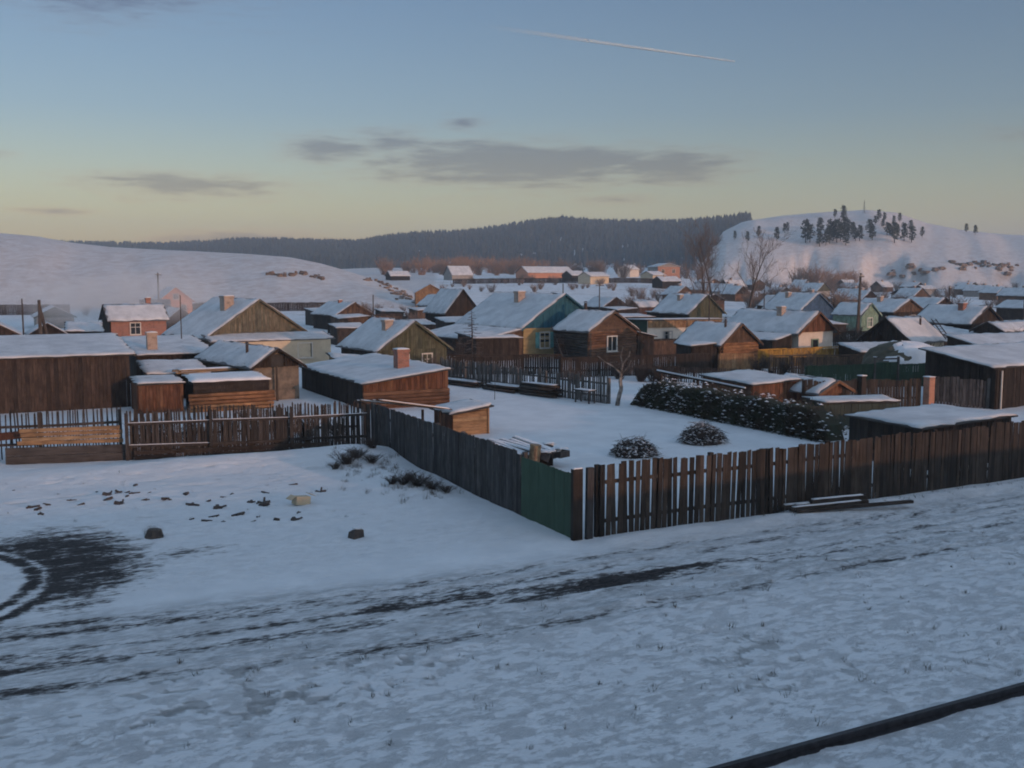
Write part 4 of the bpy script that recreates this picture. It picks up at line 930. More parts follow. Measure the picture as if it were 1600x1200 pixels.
timber('tallest stack of snowy boards along the yard fence, nearest the birch', 28.7, 55.0, FA, 15, 3.2, 5)
def bench():
    t = thing('garden_table', 'small rough plank table with snow on top against the yard fence', 'table', (30.15, 49.6, gz(30.1, 49.6)), FA)
    mb = MB(); mb.box((0, 0, .72), (1.3, .6, .05)); tp = mb.build('tabletop', 'board_grey_x', t)
    snow_slab([(-.6, -.27, .747), (.6, -.27, .747), (.6, .27, .747), (-.6, .27, .747)], .05, 2, .03, .12).build('snow_layer', 'snow', tp, smooth=True)
    for sx in (-.55, .55):
        for sy in (-.22, .22):
            mb = MB(); mb.box((sx, sy, .33), (.07, .07, .78)); mb.build('leg', 'board_grey_x', t)
bench()
def hedge():
    rs = random.Random(11); t = thing('hedge', 'long dark overgrown hedge flecked with snow along the right of the yard', 'hedge', (0, 0, 0))
    lf, sn, st = MB(), MB(), MB(); y0, y1 = 32.9, 47.6
    def prof(y):
        u = (y-y0)/(y1-y0); e = min(1, (1-u)/.09)**.5*(0.55+.45*min(1, u/.10))
        return (1.55+.09*math.sin(y*1.7)+.10*math.sin(y*3.9+1))*e
    for k in range(34000):
        y = rs.uniform(y0, y1); h = prof(y); v = rs.random()**.7; a = rs.uniform(0, math.pi); rad = rs.uniform(.72, 1.05)
        x = 32.75-math.cos(a)*.85*rad; z = (math.sin(a)**.55)*h*rad*rs.uniform(.75, 1.02) if rs.random() < .5 else rs.uniform(0.02, h*.9)
        if z < h*.9 and rs.random() < .75: x = 32.75-rs.uniform(.55, .95)*(1-.35*z/h)
        p = Vector((x, y, z)); d = Vector((rs.gauss(0, 1), rs.gauss(0, 1), rs.gauss(-.3, .7))).normalized(); b = d.orthogonal().normalized(); s = rs.uniform(.03, .085)
        lf.add([p-b*s*.6, p+d*s*1.3, p+b*s*.6], [(0, 1, 2)], rs.random())
        pr = .012+.12*(z/h > .9)+.03*(float(fbm(y*.8, z*1.5, 19, 2)) > .56)
        if rs.random() < pr:
            w = rs.uniform(.035, .10); sn.add([p+Vector((-w, -w*.7, .01)), p+Vector((w*.8, -w, -.01)), p+Vector((w, w*.8, .01)), p+Vector((-w*.7, w, 0)), p+Vector((0, 0, w*.6))], [(0, 1, 4), (1, 2, 4), (2, 3, 4), (3, 0, 4)])
    for k in range(160):
        y = rs.uniform(y0, y1); h = prof(y); st.tube((32.75+rs.uniform(-.4, .4), y, 0), (32.75+rs.uniform(-.8, .6), y+rs.uniform(-.6, .6), h*rs.uniform(.8, 1.12)), .018, .007, 3, 0, False)
    core = MB(); ys = np.linspace(y0+.1, y1-.3, 24); ring = []
    for y in ys:
        h = prof(y)*.86
        ring += [(32.15, y, -.05), (32.2, y, h*.7), (32.45, y, h), (33.1, y, h), (33.4, y, -.05)]
    fs = [(a*5+j, (a+1)*5+j, (a+1)*5+j+1, a*5+j+1) for a in range(len(ys)-1) for j in range(4)]+[(0, 1, 2, 3, 4), tuple(range(len(ring)-1, len(ring)-6, -1))]
    core.add(ring, fs); core.build('inner_growth', 'hedge_leaf', t)
    lf.build('foliage', 'hedge_leaf', t)['kind'] = 'stuff'; sn.build('snow_flecks', 'snow', t)['kind'] = 'stuff'; st.build('stems', 'twig', t)['kind'] = 'stuff'
    # the snowy top bar behind it
    b = thing('beam', 'long snowy beam lying along the top of the hedge', 'beam', (0, 0, 0))
    mb = MB(); mb.tube((33.6, 47.5, 1.82), (33.9, 40.3, 1.5), .06, .05, 6); mb.build('bar', 'plank_dark', b); mb = MB(); mb.tube((33.6, 47.5, 1.89), (33.9, 40.3, 1.57), .05, .04, 6); mb.build('snow_strip', 'snow', b)
    for y, z in ((47.2, 1.8), (44, 1.66), (40.6, 1.5)):
        mb = MB(); mb.box((33.65+(47.5-y)*.04, y, z/2), (.1, .1, z)); mb.build('prop', 'plank_dark', b)
hedge()
mono_shed('shed', 'low dark shed with a dark streaked snowy roof just behind the right fence', [(30.6, 26.4), (35.4, 26.4), (35.4, 30.0), (30.6, 30.0)], [1.55, 1.72, 1.72, 1.6], 'plank_dark', over=.2, th=.08)
mono_shed('shed', 'small dark shed with a snowy edge at the right end of the hedge', [(34.6, 35.6), (38.2, 34.4), (38.6, 36.0), (35.0, 37.2)], [1.25, 1.25, 1.32, 1.32], 'tarp_dark', over=.12, th=.07)
mono_shed('shed', 'low snow roofed shed behind the hedge beside the pale picket fence', [(36.9, 43.3), (40.2, 43.3), (40.2, 47.6), (36.9, 47.6)], [1.25, 1.4, 1.55, 1.4], 'plank_red', over=.2)
t = house('shed', 'little gabled brown shed with a snowy roof behind the hedge', 40.9, 41.3, 0, 1.1, 3.6, .95, 1.5, 'plank_red', 'plank_red', 'plank', .35, cat='shed', th=.11)
t = mono_shed('barn', 'big brown shed with a wide pale snowy roof at the right edge', [(48.2, 36.9), (60.0, 36.9), (60.0, 41.6), (48.2, 41.6)], [2.25, 2.35, 3.05, 2.95], 'plank_dark', 'barn', .35, side='plank_dark', th=.085)
mb = MB(); mb.tube((.25, -.15, 0), (.25, -.15, 2.1), .05, .05, 6); mb.build('downpipe', 'plaster_white', t)
def mound():
    rs = random.Random(3); t = thing('hay_mound', 'rounded dark hay mound half covered with snow beside the big right shed', 'hay mound', (56.2, 50.6, 0))
    n, m = 36, 12; vs = []; fs = []
    for j in range(m+1):
        f = j/m
        for i in range(n):
            a = 2*math.pi*i/n; ra = 1-f**1.8; z = 2.55*math.sin(min(1, f*1.05)*math.pi/2)
            k = 1+.5*(float(fbm(math.cos(a)*2.6+5, math.sin(a)*2.6+f*4, 17, 4))-.5)
            vs.append((math.cos(a)*3.5*ra*k, math.sin(a)*2.6*ra*k, z*(1+.35*(k-1))))
    for j in range(m):
        for i in range(n): fs.append((j*n+i, j*n+(i+1) % n, (j+1)*n+(i+1) % n, (j+1)*n+i))
    mb = MB(); mb.add(vs, fs); mb.build('hay', 'hay', t, smooth=True)
    sv_ = []; sf = []
    cols = list(range(-17, 12))
    for j in range(2, m+1):
        for ii, i in enumerate(cols):
            x, y, z = vs[j*n+(i % n)]
            jj = .10*(float(fbm(x*1.6, z*2.2, 9, 3))-.25); e = .09+jj if 3 <= j and 2 <= ii <= len(cols)-3 else -.05
            if ii < 6 and j < 9 and float(fbm(x*.9+3, z*1.3, 12, 3)) > .30+.035*ii: e = -.12
            s_ = 1+e*.35; sv_.append((x*s_, y*s_, z+e))
    nn = len(cols)
    for j in range(m-2):
        for i in range(nn-1): sf.append((j*nn+i, j*nn+i+1, (j+1)*nn+i+1, (j+1)*nn+i))
    mb = MB(); mb.add(sv_, sf); mb.build('snow_cover', 'snow', t, smooth=True)
    for k, (a, b) in enumerate((((-2.2, -1.9, .7), (-.9, -.9, 2.5)), ((-1.4, -2.0, .6), (-.2, -1.0, 2.5)), ((.9, -2.1, .5), (.3, -.9, 2.5)))):
        mb = MB(); mb.tube(a, b, .05, .04, 5); mb.build('holding_pole', 'pole_wood', t)
mound()
# ---- the row of houses beyond the yard
def h1():
    t = house('house', 'large house with a weathered pale wood gable and brick chimney, left of centre', 20.0, 84.2, 14, 4.35, 8.0, 2.42, 5.2, 'plank_brown', 'gable_weathered', 'plank', .45, chimneys=((-1.3, 3.0, 1.15, .85, 'brick_pale'),), side='plank_brown', th=.085)
    t2 = mono_shed('house_annex', 'low cream annex with a long snowy corrugated roof before the weathered gable', [(15.9, 81.3), (25.3, 81.9), (25.1, 84.3), (15.7, 83.7)], [2.0, 2.0, 2.45, 2.45], 'plaster_cream', 'annex', .3, style='none', side='plank_brown', roof='roof_slate')
    window(t2, 7.2, .45, 1.15, 1.1, 1.1, frame='plaster_white', cross=(0, 0))
    mb = MB(); mb.box((1.9, .08, .8), (3.6, .05, 1.9)); mb.build('plank_front', 'plank_brown', t2)
h1()
t = house('house', 'small dull green gabled house with ladder on its snowy roof', 26.9, 67.4, 6, 2.6, 6.6, 2.15, 3.95, 'paint_dullgreen', 'paint_dullgreen', 'plank', .4, chimneys=((-.95, 2.3, .75, .6, 'brick_pale'),), side='plank_dark', th=.085)
window(t, -.9, 0, 1.15, .8, .9); window(t, 1.0, 0, 1.15, .7, .95, frame='paint_white')
mono_shed('shed', 'tiny gabled pale shed roof between the annex and the green house', [(21.0, 66.0), (23.0, 66.0), (23.0, 68.2), (21.0, 68.2)], [1.5, 1.3, 1.6, 1.8], 'plank_fresh', th=.1)
gA = math.cos(R(6)); gB = math.sin(R(6))
ladder('grey wooden ladder lying on the roof of the green gabled house', (23.6, 69.9, 1.1), (25.5, 70.2, 3.25), side=(-gB, gA, 0), n=9)
t = house('house', 'house with a teal boarded gable, yellow wall and turquoise shutters', 46.2, 79.7, 6, 4.4, 11.2, 2.7, 5.5, 'paint_yellow', 'paint_teal', 'siding', .4, chimneys=((-1.2, 5.4, 1.0, .75, 'brick_pale'),), side='plank_dark', th=.085)
window(t, -2.15, -.03, 1.5, .95, 1.3, shutters='paint_turquoise', frame='paint_white', cross=(1, 1))
# its veranda under a shallower roof on the left
mb = MB(); plank_wall(mb, (-8.6, .05), (-4.45, .05), -.1, 1.75, 2.55, .18); mb.build('veranda_front', 'plank_brown', t)
mb = MB(); mb.hexa([(-8.5, .1, -.2), (-4.4, .1, -.2), (-4.4, 10.5, -.2), (-8.5, 10.5, -.2)], [(-8.5, .1, 1.72), (-4.4, .1, 2.5), (-4.4, 10.5, 2.5), (-8.5, 10.5, 1.72)]); mb.build('veranda_wall', 'plank_dark', t)
mb = MB(); cq = [(-9.0, -.35, 1.62), (-4.75, -.35, 2.46), (-4.75, 11.0, 2.46), (-9.0, 11.0, 1.62)]; sheet(mb, cq, .06, 0); ro = mb.build('veranda_roof', 'roof_slate', t)
snow_slab([(p[0], p[1], p[2]+.065) for p in cq], .13, 77, .1).build('roof_snow', 'snow_roof', ro, smooth=True)
door(t, -5.6, -.02, .9, 1.9, 'plank_red')
ladder('tall wooden ladder leaning on the roof corner of the brown house', (43.35, 74.2, 0), (43.75, 77.2, 2.85), side=(.95, -.1, 0), n=9, w=.5)
t = house('house', 'brown log house with a white framed window in its sunlit gable wall', 46.9, 72.8, 8, 2.5, 4.6, 2.65, 4.15, 'log_brown', 'plank_brown', 'log', .35, side='log_shaded_y', gstyle='siding', pipes=((.5, 4.2, .95, .13),), th=.085)
window(t, -.15, -.10, 1.5, .95, 1.15, cross=(1, 0))
mono_shed('shed', 'small dark lean-to on the right of the brown log house', [(49.9, 73.5), (51.8, 73.8), (51.4, 77.0), (49.5, 76.7)], [2.3, 1.9, 1.9, 2.3], 'plank_dark', th=.1)
t = mono_shed('outbuilding', 'flat roofed outbuilding with an orange fascia and pale walls', [(58.5, 84.5), (66.5, 83.0), (67.3, 88.0), (59.3, 89.5)], [2.75, 2.75, 2.6, 2.6], 'plaster_white', 'outbuilding', .2, style='none', side='paint_green', th=.08)
mb = MB(); plank_wall(mb, (0, -.1), (7.9, -1.6), 2.0, 2.7, 2.7, .22); mb.build('fascia', 'board_fresh_v', t); window(t, 2.2, -.48, 1.2, .8, .8, frame='plaster_grey'); door(t, 4.9, -1.0, 1.2, 1.9, 'plank_red')
t = house('cabin', 'small log cabin with plank gable, sunlit orange log wall and stovepipe', 51.1, 61.6, 8, 1.95, 4.4, 2.15, 3.5, 'log_orange', 'plank_brown', 'log', .4, side='plank_dark', pipes=((-.55, .9, .75, .09),), cat='cabin', th=.085)
mono_shed('porch', 'open dark porch with barrels left of the log cabin', [(46.9, 61.9), (49.0, 61.6), (49.4, 64.0), (47.3, 64.3)], [1.9, 2.05, 2.1, 1.95], 'plank_dark', 'porch', .2, th=.1)
t = house('house', 'house with a green yellow gable and tall stovepipe behind the log cabin', 75.0, 96.4, 4, 2.5, 6.5, 2.95, 4.9, 'paint_dullgreen', 'paint_dullgreen', 'plank', .4, chimneys=((-.9, 3.6, .7, .5, 'brick_pale'),), side='plank_dark')
window(t, 0, -.03, 1.5, .8, 1.0)
t = house('house', 'white plastered house with a red brown gable and long snowy roof', 63.5, 66.4, 8, 2.3, 8.4, 2.5, 4.05, 'plaster_white', 'plank_red', 'plaster', .5, chimneys=((-.6, 3.4, .85, .55, 'brick_pale'),), side='plank_dark', th=.085)
window(t, -.2, 0, 1.25, .7, .9, frame='paint_palegreen', cross=(0, 0))
mono_shed('shed', 'snow covered lean-to along the left side of the white plastered house', [(58.6, 66.3), (60.9, 66.6), (60.0, 73.5), (57.7, 73.2)], [1.75, 2.2, 2.2, 1.75], 'plank_dark', th=.085)
t = house('house', 'blue gabled house behind the white plastered house', 100.9, 105.5, 4, 3.0, 7.0, 2.65, 4.7, 'paint_blue', 'paint_blue', 'plank', .4, chimneys=((-.9, 4.5, .8, .6, 'brick_pale'),), th=.085)
t = house('house', 'pale green gabled cottage with a white framed window', 95.8, 91.3, 6, 1.6, 4.2, 2.5, 3.8, 'paint_palegreen', 'paint_palegreen', 'plank', .3); window(t, 0, -.03, 1.5, .8, 1.0)
t = house('house', 'dark brown gabled house with chimney behind the pink roofed shed', 108.8, 97.0, 4, 2.9, 7.0, 2.5, 4.0, 'plank_dark', 'plank_brown', 'plank', .4, chimneys=((-.8, 4.0, .8, .6, 'brick_pale'),))
t = house('shed', 'dark shed with a sunlit pink snowy slope and roof ladder', 66.4, 61.4, -80, 2.25, 4.8, 1.95, 3.7, 'plank_dark', 'plank_dark', 'plank', .4, cat='shed', pipes=((1.0, 3.3, .7, .09),), th=.085)
mb = MB(); mb.box((2.32, 2.4, .95), (.06, 4.7, 1.95)); mb.build('cream_wall', 'plaster_cream', t)
ladder('dark ladder lying on the pink sunlit shed roof', (70.6, 58.8, 1.98), (70.9, 60.6, 3.55), side=(1, 0, 0), n=7, mat='plank_dark', w=.5)
t = house('house', 'big dark brown gabled house with snowy roof near the right edge', 90.2, 70.6, 6, 2.6, 6.4, 2.5, 4.05, 'plank_dark', 'plank_dark', 'plank', .45, chimneys=((-.75, 2.2, .8, .6, 'brick_red'),), th=.085)
window(t, .4, -.03, 1.35, .8, 1.0)
mono_shed('shed', 'snowy lean-to roof below the big dark brown house', [(79.5, 66.5), (83.5, 66.0), (84.2, 71.0), (80.2, 71.5)], [1.5, 1.7, 2.2, 2.0], 'plank_dark')
house('shed', 'shed with a pinkish snowy roof at the right edge below the dark house', 83.0, 64.6, -85, 1.5, 8.0, 2.1, 2.85, 'plank_dark', 'plank_dark', 'plank', .3, cat='shed')
mono_shed('shed', 'low shed with a blue shaded roof and pipe at the right edge', [(66.8, 52.3), (75.5, 51.6), (75.8, 55.2), (67.1, 55.9)], [1.75, 1.75, 2.5, 2.5], 'plank_dark')
mono_shed('shed', 'flat dark shed with loose snow right of the white plastered house', [(60.0, 57.8), (65.3, 56.6), (66.2, 60.0), (61.0, 61.2)], [1.25, 1.25, 1.7, 1.7], 'plank_dark', th=.12)
house('house', 'steep dark weathered gable standing behind the veranda roof of the teal house', 51.8, 113.9, 0, 2.2, 6.5, 2.8, 5.45, 'plank_dark', 'plank_dark', 'plank', .3)
mono_shed('shed', 'flat snowy shed roof left of the teal house veranda', [(43.5, 99.5), (49.5, 98.0), (50.5, 103.5), (44.5, 105)], [2.2, 2.3, 2.6, 2.5], 'plank_dark')
house('house', 'small grey house with a snowy roof beside the rocky nose of the hill', 63.7, 147.2, 4, 2.0, 5.0, 2.6, 4.1, 'plank_dark', 'plank_dark', 'plank', .3)
t = house('house', 'grey brown house with snowy roof in front of the left hill', 43.3, 129.5, 4, 2.5, 8.5, 2.1, 3.6, 'plank_dark', 'plank_brown', 'plank', .4, chimneys=((-.3, 4.2, .5, .45, 'brick_red'),), th=.085)
t = house('house', 'brick cottage with a pale window behind drifting smoke', 12.2, 123.0, -86, 2.4, 6.0, 2.35, 3.9, 'plank_dark', 'plank_dark', 'plank', .4, chimneys=((-.2, 4.6, .9, .5, 'brick_red'),), th=.085)
mb = MB(); mb.box((2.46, 3.0, 1.1), (.05, 5.9, 2.3)); mb.build('brick_front', 'brick_red', t); window(t, 2.5, 2.6, 1.3, 1.0, 1.2, '+x', 'paint_white')
t = house('house', 'pink orange gabled house in front of the left snowy hill', 30.9, 192.1, 0, 2.9, 9.0, 2.65, 5.0, 'plaster_orange', 'plaster_orange', 'plaster', .3, gstyle='none', th=.12); window(t, 0, 0, 3.4, .9, .9); window(t, -1.3, 0, 1.3, .9, 1.1); window(t, 1.3, 0, 1.3, .9, 1.1)
house('shed', 'small dark shed with a snowy roof below the pink orange house', 22.2, 134.8, 4, 1.6, 6.0, 1.7, 3.0, 'plank_dark', 'plank_dark', 'plank', .3, cat='shed')
house('house', 'grey green gabled house at the far left in thin smoke', 8.7, 152.9, 0, 2.4, 8.0, 1.6, 2.9, 'plaster_grey', 'paint_dullgreen', 'plaster', .3)
house('shed', 'dark little gabled shed behind the barn roof at the left', 5.5, 109.6, 0, 1.6, 5.6, 1.5, 2.5, 'plank_dark', 'plank_dark', 'plank', .3, cat='shed')
t = house('house', 'red brown gabled house cut off by the left picture edge', -1.2, 104.5, 0, 4.0, 8.0, 1.8, 4.0, 'plank_red', 'plank_barn', 'plank', .4, chimneys=((1.6, 1.5, 1.6, .5, 'plaster_white'),))
mono_shed('shed', 'low snowy roofed shed with dark gaps left of the smoking cottage', [(7.6, 116), (11.0, 115.5), (11.3, 120), (7.9, 120.5)], [1.4, 1.3, 2.0, 2.1], 'plank_dark', th=.12)
mono_shed('shed', 'blue roofed shed beside the tall pole on the left', [(24.0, 186), (28.6, 185), (29.2, 189), (24.6, 190)], [2.2, 2.2, 2.9, 2.9], 'paint_blue', th=.0, roof='roof_slate')
house('house', 'distant dark gabled house right of the brown house stovepipe', 90.2, 139.2, 0, 2.3, 6.0, 2.2, 3.65, 'plank_dark', 'plank_dark', 'plank', .3)
house('shed', 'distant red shed with a pink sunlit snow roof', 98.4, 146.2, -85, 1.6, 4.6, 1.9, 2.9, 'plank_red', 'plank_red', 'plank', .3, cat='shed')
house('house', 'dark gable peeping over the roof of the big dark brown house', 120.4, 101.2, 0, 3.0, 6.0, 2.3, 4.0, 'plank_dark', 'plank_dark', 'plank', .4)
house('barn', 'orange plank barn by the foot of the rocky slope', 83.1, 199.0, -20, 3.0, 6.5, 3.2, 4.9, 'board_fresh_v', 'board_fresh_v', 'plank', .3, cat='barn', z0=gz(83, 199), th=.06)
mono_shed('shed', 'garage with a flat snowy roof left of the outbuilding', [(64.0, 101), (70, 100), (70.6, 104), (64.6, 105)], [2.3, 2.3, 2.5, 2.5], 'plank_dark')
# far buildings on the rising white field
def far(label, x, y, rot, hw, L, ze, zr, wall, name='house', cat='house', over=.4, **kw):
    return house(name, label, x, y, rot, hw, L, ze, zr, wall, wall, 'plaster', over, z0=gz(x, y)-.1, cat=cat, gstyle='none', detail=False, th=.2, **kw)
far('far hall with a big white snow roof on the open field', 163.5, 373.5, -63+(-27), 4.2, 9.0, 2.2, 5.6, 'plaster_grey', 'hall', 'hall')
far('far low house with a white roof, left of the big white roofed hall', 141, 380, -90, 3.0, 8.0, 1.8, 3.6, 'plank_dark')
far('far long low building with a snowy roof in the middle distance', 193, 367, -80, 4.0, 24, 2.6, 5.0, 'plaster_orange', 'building', 'building')
far('far cream house with a snowy roof and sunlit front', 186.5, 308, -75, 3.0, 9.5, 2.8, 4.2, 'plaster_cream')
far('far small dark house left of the cream house', 197, 338, -80, 3.0, 7, 2.3, 3.9, 'plank_dark')
far('far white house with a snowy roof left of the brick block', 247, 375, -60, 3, 9, 3.4, 5.2, 'plaster_white')
far('far pale green house below the brick block', 214, 310, -75, 3, 7.0, 2.9, 4.2, 'plaster_cream')
def block():
    t = far('two storey block with a red brick end and snowy roof', 226, 313, -20, 4.2, 15, 6.0, 7.2, 'plaster_grey', 'apartment_block', 'building')
    mb = MB(); mb.box((0, -.04, 2.9), (8.36, .1, 6.1)); mb.build('brick_end', 'brick_orange', t)
    for fl in (1.6, 4.4):
        for x in (-2.2, 1.8): window(t, x, -.1, fl, 1.1, 1.3, sill=False)
        for k in range(5): window(t, -4.2, 1.6+k*2.9, fl, 1.1, 1.3, '-x', sill=False)
block()
far('far dark shed with a flat roof at the foot of the right hill', 345, 362, -70, 3, 9, 2.2, 2.9, 'plank_dark', 'shed', 'shed')
rs0 = random.Random(21); done = []
for k in range(400):
    if len(done) >= 34: break
    px = rs0.uniform(1010, 1640); d = rs0.uniform(150, 420); a = math.atan((px-800)/1605)+R(27.2); r_ = d/math.cos(a-R(27.2)); x, y = r_*math.sin(a), r_*math.cos(a)
    if any(math.hypot(x-u, y-v) < 17 for u, v in done) or math.hypot(x-226, y-313) < 30 or math.hypot(x-214, y-310) < 20 or math.hypot(x-105, y-132) < 12: continue
    done.append((x, y))
    wl = rs0.choice(('plank_dark', 'plank_brown', 'plaster_grey', 'log_brown')); gb = rs0.choice(('plank_dark', 'plank_brown', 'paint_dullgreen')); ro_ = rs0.choice((0, 0, -88, 10))
    lb = 'distant '+{'plank_dark': 'dark plank', 'plank_brown': 'brown plank', 'plaster_grey': 'grey plastered', 'log_brown': 'reddish log'}[wl]+' house, '+('roof slope' if ro_ == -88 else {'plank_dark': 'a dark gable', 'plank_brown': 'a brown gable', 'paint_dullgreen': 'a dull green gable'}[gb])+' facing us, '+('below the bare trees' if px < 1200 else 'below the pines' if px < 1400 else 'below the right bluff')+(', nearer' if d < 240 else ', farther')
    house('house', lb, x, y, ro_, rs0.uniform(2.2, 3.0), rs0.uniform(5, 8), rs0.uniform(1.9, 2.5), rs0.uniform(3.4, 4.3), wl, gb, 'plaster', .35, z0=gz(x, y)-.1,
          group='far village houses below the right hill', detail=False, chimneys=((0.3, 2.5, .8, .55, 'brick_pale'),), th=.085)
# sheds and woodpiles crowded between the houses
taken = [(o.matrix_basis.translation.x, o.matrix_basis.translation.y) for o in bpy.data.objects if o.parent is None and o.get('category') in ('house', 'shed', 'barn', 'cabin', 'annex', 'outbuilding', 'porch', 'hay mound')]
rc0 = random.Random(51); nsh = 0
for k in range(600):
    if nsh >= 30: break
    px = rc0.uniform(470, 1600); d = rc0.uniform(84, 165); a = math.atan((px-800)/1605)+R(27.2); r_ = d/math.cos(a-R(27.2)); x, y = r_*math.sin(a), r_*math.cos(a)
    if any(math.hypot(x-u, y+0-v) < 8.5 for u, v in taken) or math.hypot(x-105, y-132) < 8: continue
    taken.append((x, y)); nsh += 1; w_ = rc0.uniform(2.5, 4.5); l_ = rc0.uniform(2.5, 4); h_ = rc0.uniform(1.5, 2.1)
    side_ = 'on the left half of the village' if px < 900 else 'in the middle of the village' if px < 1250 else 'on the right side of the village'
    mono_shed('garden_shed', 'small '+('dark' if k % 3 else 'snow topped')+' garden shed crowded between houses '+side_+(', nearer' if d < 115 else ', farther'), [(x, y), (x+w_, y+rc0.uniform(-.3, .3)), (x+w_, y+l_), (x, y+l_)], [h_, h_+rc0.uniform(-.2, .3), h_+.35, h_+.3], rc0.choice(('plank_dark', 'plank_dark', 'plank_brown', 'log_dark')), group='garden sheds between the houses', z0=gz(x, y)-.05)
for k in range(22):
    px = rc0.uniform(480, 1560); d = rc0.uniform(76, 150); a = math.atan((px-800)/1605)+R(27.2); r_ = d/math.cos(a-R(27.2)); x, y = r_*math.sin(a), r_*math.cos(a); L_ = rc0.uniform(7, 14)
    if any(math.hypot(x+L_*.5-u, y-v) < 5.5 for u, v in taken): continue
    fence('board_fence', 'dark plank garden fence dividing village plots '+('left of the log cabin' if px < 1080 else 'right of the log cabin'), (x, y), (x+L_, y-rc0.uniform(0, 1.5)), rc0.uniform(1.2, 1.6), .2, .015, rc0.choice(('plank_dark', 'plank_dark', 'plank_brown')), joined=True, post=3, group='garden fences between village plots')
# ---- poles
power_pole('tall wooden power pole with a crossarm beside the pink orange house', 25.0, 172, 7.6, .16)
power_pole('thick paired poles behind the barn roof at the left', 4.7, 106, 4.9, .20, arm=False, brace=True)
power_pole('slim pole behind the barn roof at the far left', 3.9, 127, 4.6, .1, arm=False)
power_pole('thin tall pole in front of the large weathered gable house', 12.4, 75.3, 5.8, .045, arm=False)
power_pole('leaning braced power pole behind the white plastered house', 79, 77, 7.4, .15, arm=True, lean=(.04, -.02), brace=True)
power_pole('slim pole in front of the green yellow gabled house', 63.4, 81, 6.4, .07, arm=False)
power_pole('slim pole in front of the blue gabled house', 92, 106, 5.3, .09, arm=False)
power_pole('pole standing by the chimney of the big dark brown house', 108, 90, 5.9, .1)
power_pole('pole right of the grey brown house before the left hill', 50, 141, 4.4, .1, arm=False)
power_pole('pole left of the outbuilding with the orange fascia', 72, 115, 6.2, .09)
power_pole('pole at the right between distant roofs', 125, 92, 6.0, .11)
power_pole('pole before the pink hillside left of the rocky nose', 68, 160, 3.9, .08, arm=False)
power_pole('pole behind the teal house ridge', 74, 128, 6.0, .10, arm=False)
power_pole('pole beside the tall bare trees', 96, 124, 6.5, .12)
# ================================================================ trees, scrub, rocks
rs = random.Random(31)
PROTO_PINES = []
for k in range(5): PROTO_PINES.append(pine_parts(random.Random(40+k), 10.0))
PINE_ME = [(a.mesh('trunk', 'bark', True), b.mesh('crown', 'needles')) for a, b in PROTO_PINES]
PINES = [(366.3, 447.1, 2.9), (365.7, 435.9, 4.4), (374.0, 436.7, 4.6), (378.5, 427.5, 5.4), (392.1, 436.8, 3.7), (394.6, 437.3, 4.0), (387.5, 415.3, 8.9), (389.1, 413.8, 7.0), (402.4, 420.5, 6.8), (388.5, 406.1, 5.7), (392.9, 406.0, 6.3), (406.6, 417.8, 6.3), (396.3, 406.9, 7.0), (401.1, 409.2, 7.7), (400.2, 405.9, 8.9), (403.7, 406.7, 7.0), (413.3, 414.0, 7.2), (400.6, 399.9, 5.7), (415.6, 413.2, 5.9), (413.7, 408.0, 5.8), (409.6, 402.1, 5.1), (411.8, 401.3, 6.1), (422.4, 404.7, 6.5), (417.6, 398.2, 5.7), (438.3, 439.9, 5.8), (437.8, 446.1, 2.0), (447.2, 422.2, 4.7), (439.4, 417.3, 2.7), (438.6, 410.9, 3.4), (450.7, 421.4, 2.7), (451.8, 415.7, 4.0), (429.2, 399.0, 5.1), (422.9, 388.1, 7.8), (438.6, 400.5, 4.2), (433.4, 391.4, 7.0), (436.0, 388.6, 6.4), (455.6, 407.1, 4.5), (451.3, 395.4, 4.2), (496.3, 404.1, 3.3), (490.7, 393.6, 3.8), (466.5, 424.9, 3.9), (434.4, 402.2, 2.6), (430.1, 396.6, 3.9)]
for k, (x, y, h) in enumerate(PINES):
    d = 0.457*x+0.889*y; px = 800+1605*(0.889*x-0.457*y)/d
    lab = ('pine tree standing apart on the left slope of the right hill' if px < 1245 else 'pine tree in the dense clump on the right hill' if px < 1350 else 'pine tree near the top of the right hill' if h < 5.8 and y > 470 and px < 1430
           else 'lone pine on the shoulder of the hill near the right edge' if px > 1480 else 'pine tree in the loose group on the right of the hill')
    t = thing('pine_tree', lab, 'tree', (x, y, gz(x, y)), rs.uniform(0, 6), 'pine trees on the right hill'); s = max(h, 3.6)/10*1.35; t.scale = (s*rs.uniform(1, 1.25), s*rs.uniform(1, 1.25), s)
    a, b = PINE_ME[k % 5]; link('trunk', a, t); link('crown', b, t)
# mast on the hill top
t = thing('mast', 'thin lattice mast on top of the right hill', 'mast', (460.4, 446.0, gz(460.4, 446.0)))
for i in range(3):
    mb = MB(); a = i*2.1; mb.tube((math.cos(a)*.7, math.sin(a)*.7, -.5), (0, 0, 7.5), .09, .06, 4); mb.build('leg', 'steel_dark', t)
mb = MB(); mb.tube((-1, 0, 6), (1, 0, 6), .06, .06, 4); mb.build('crossarm', 'steel_dark', t)
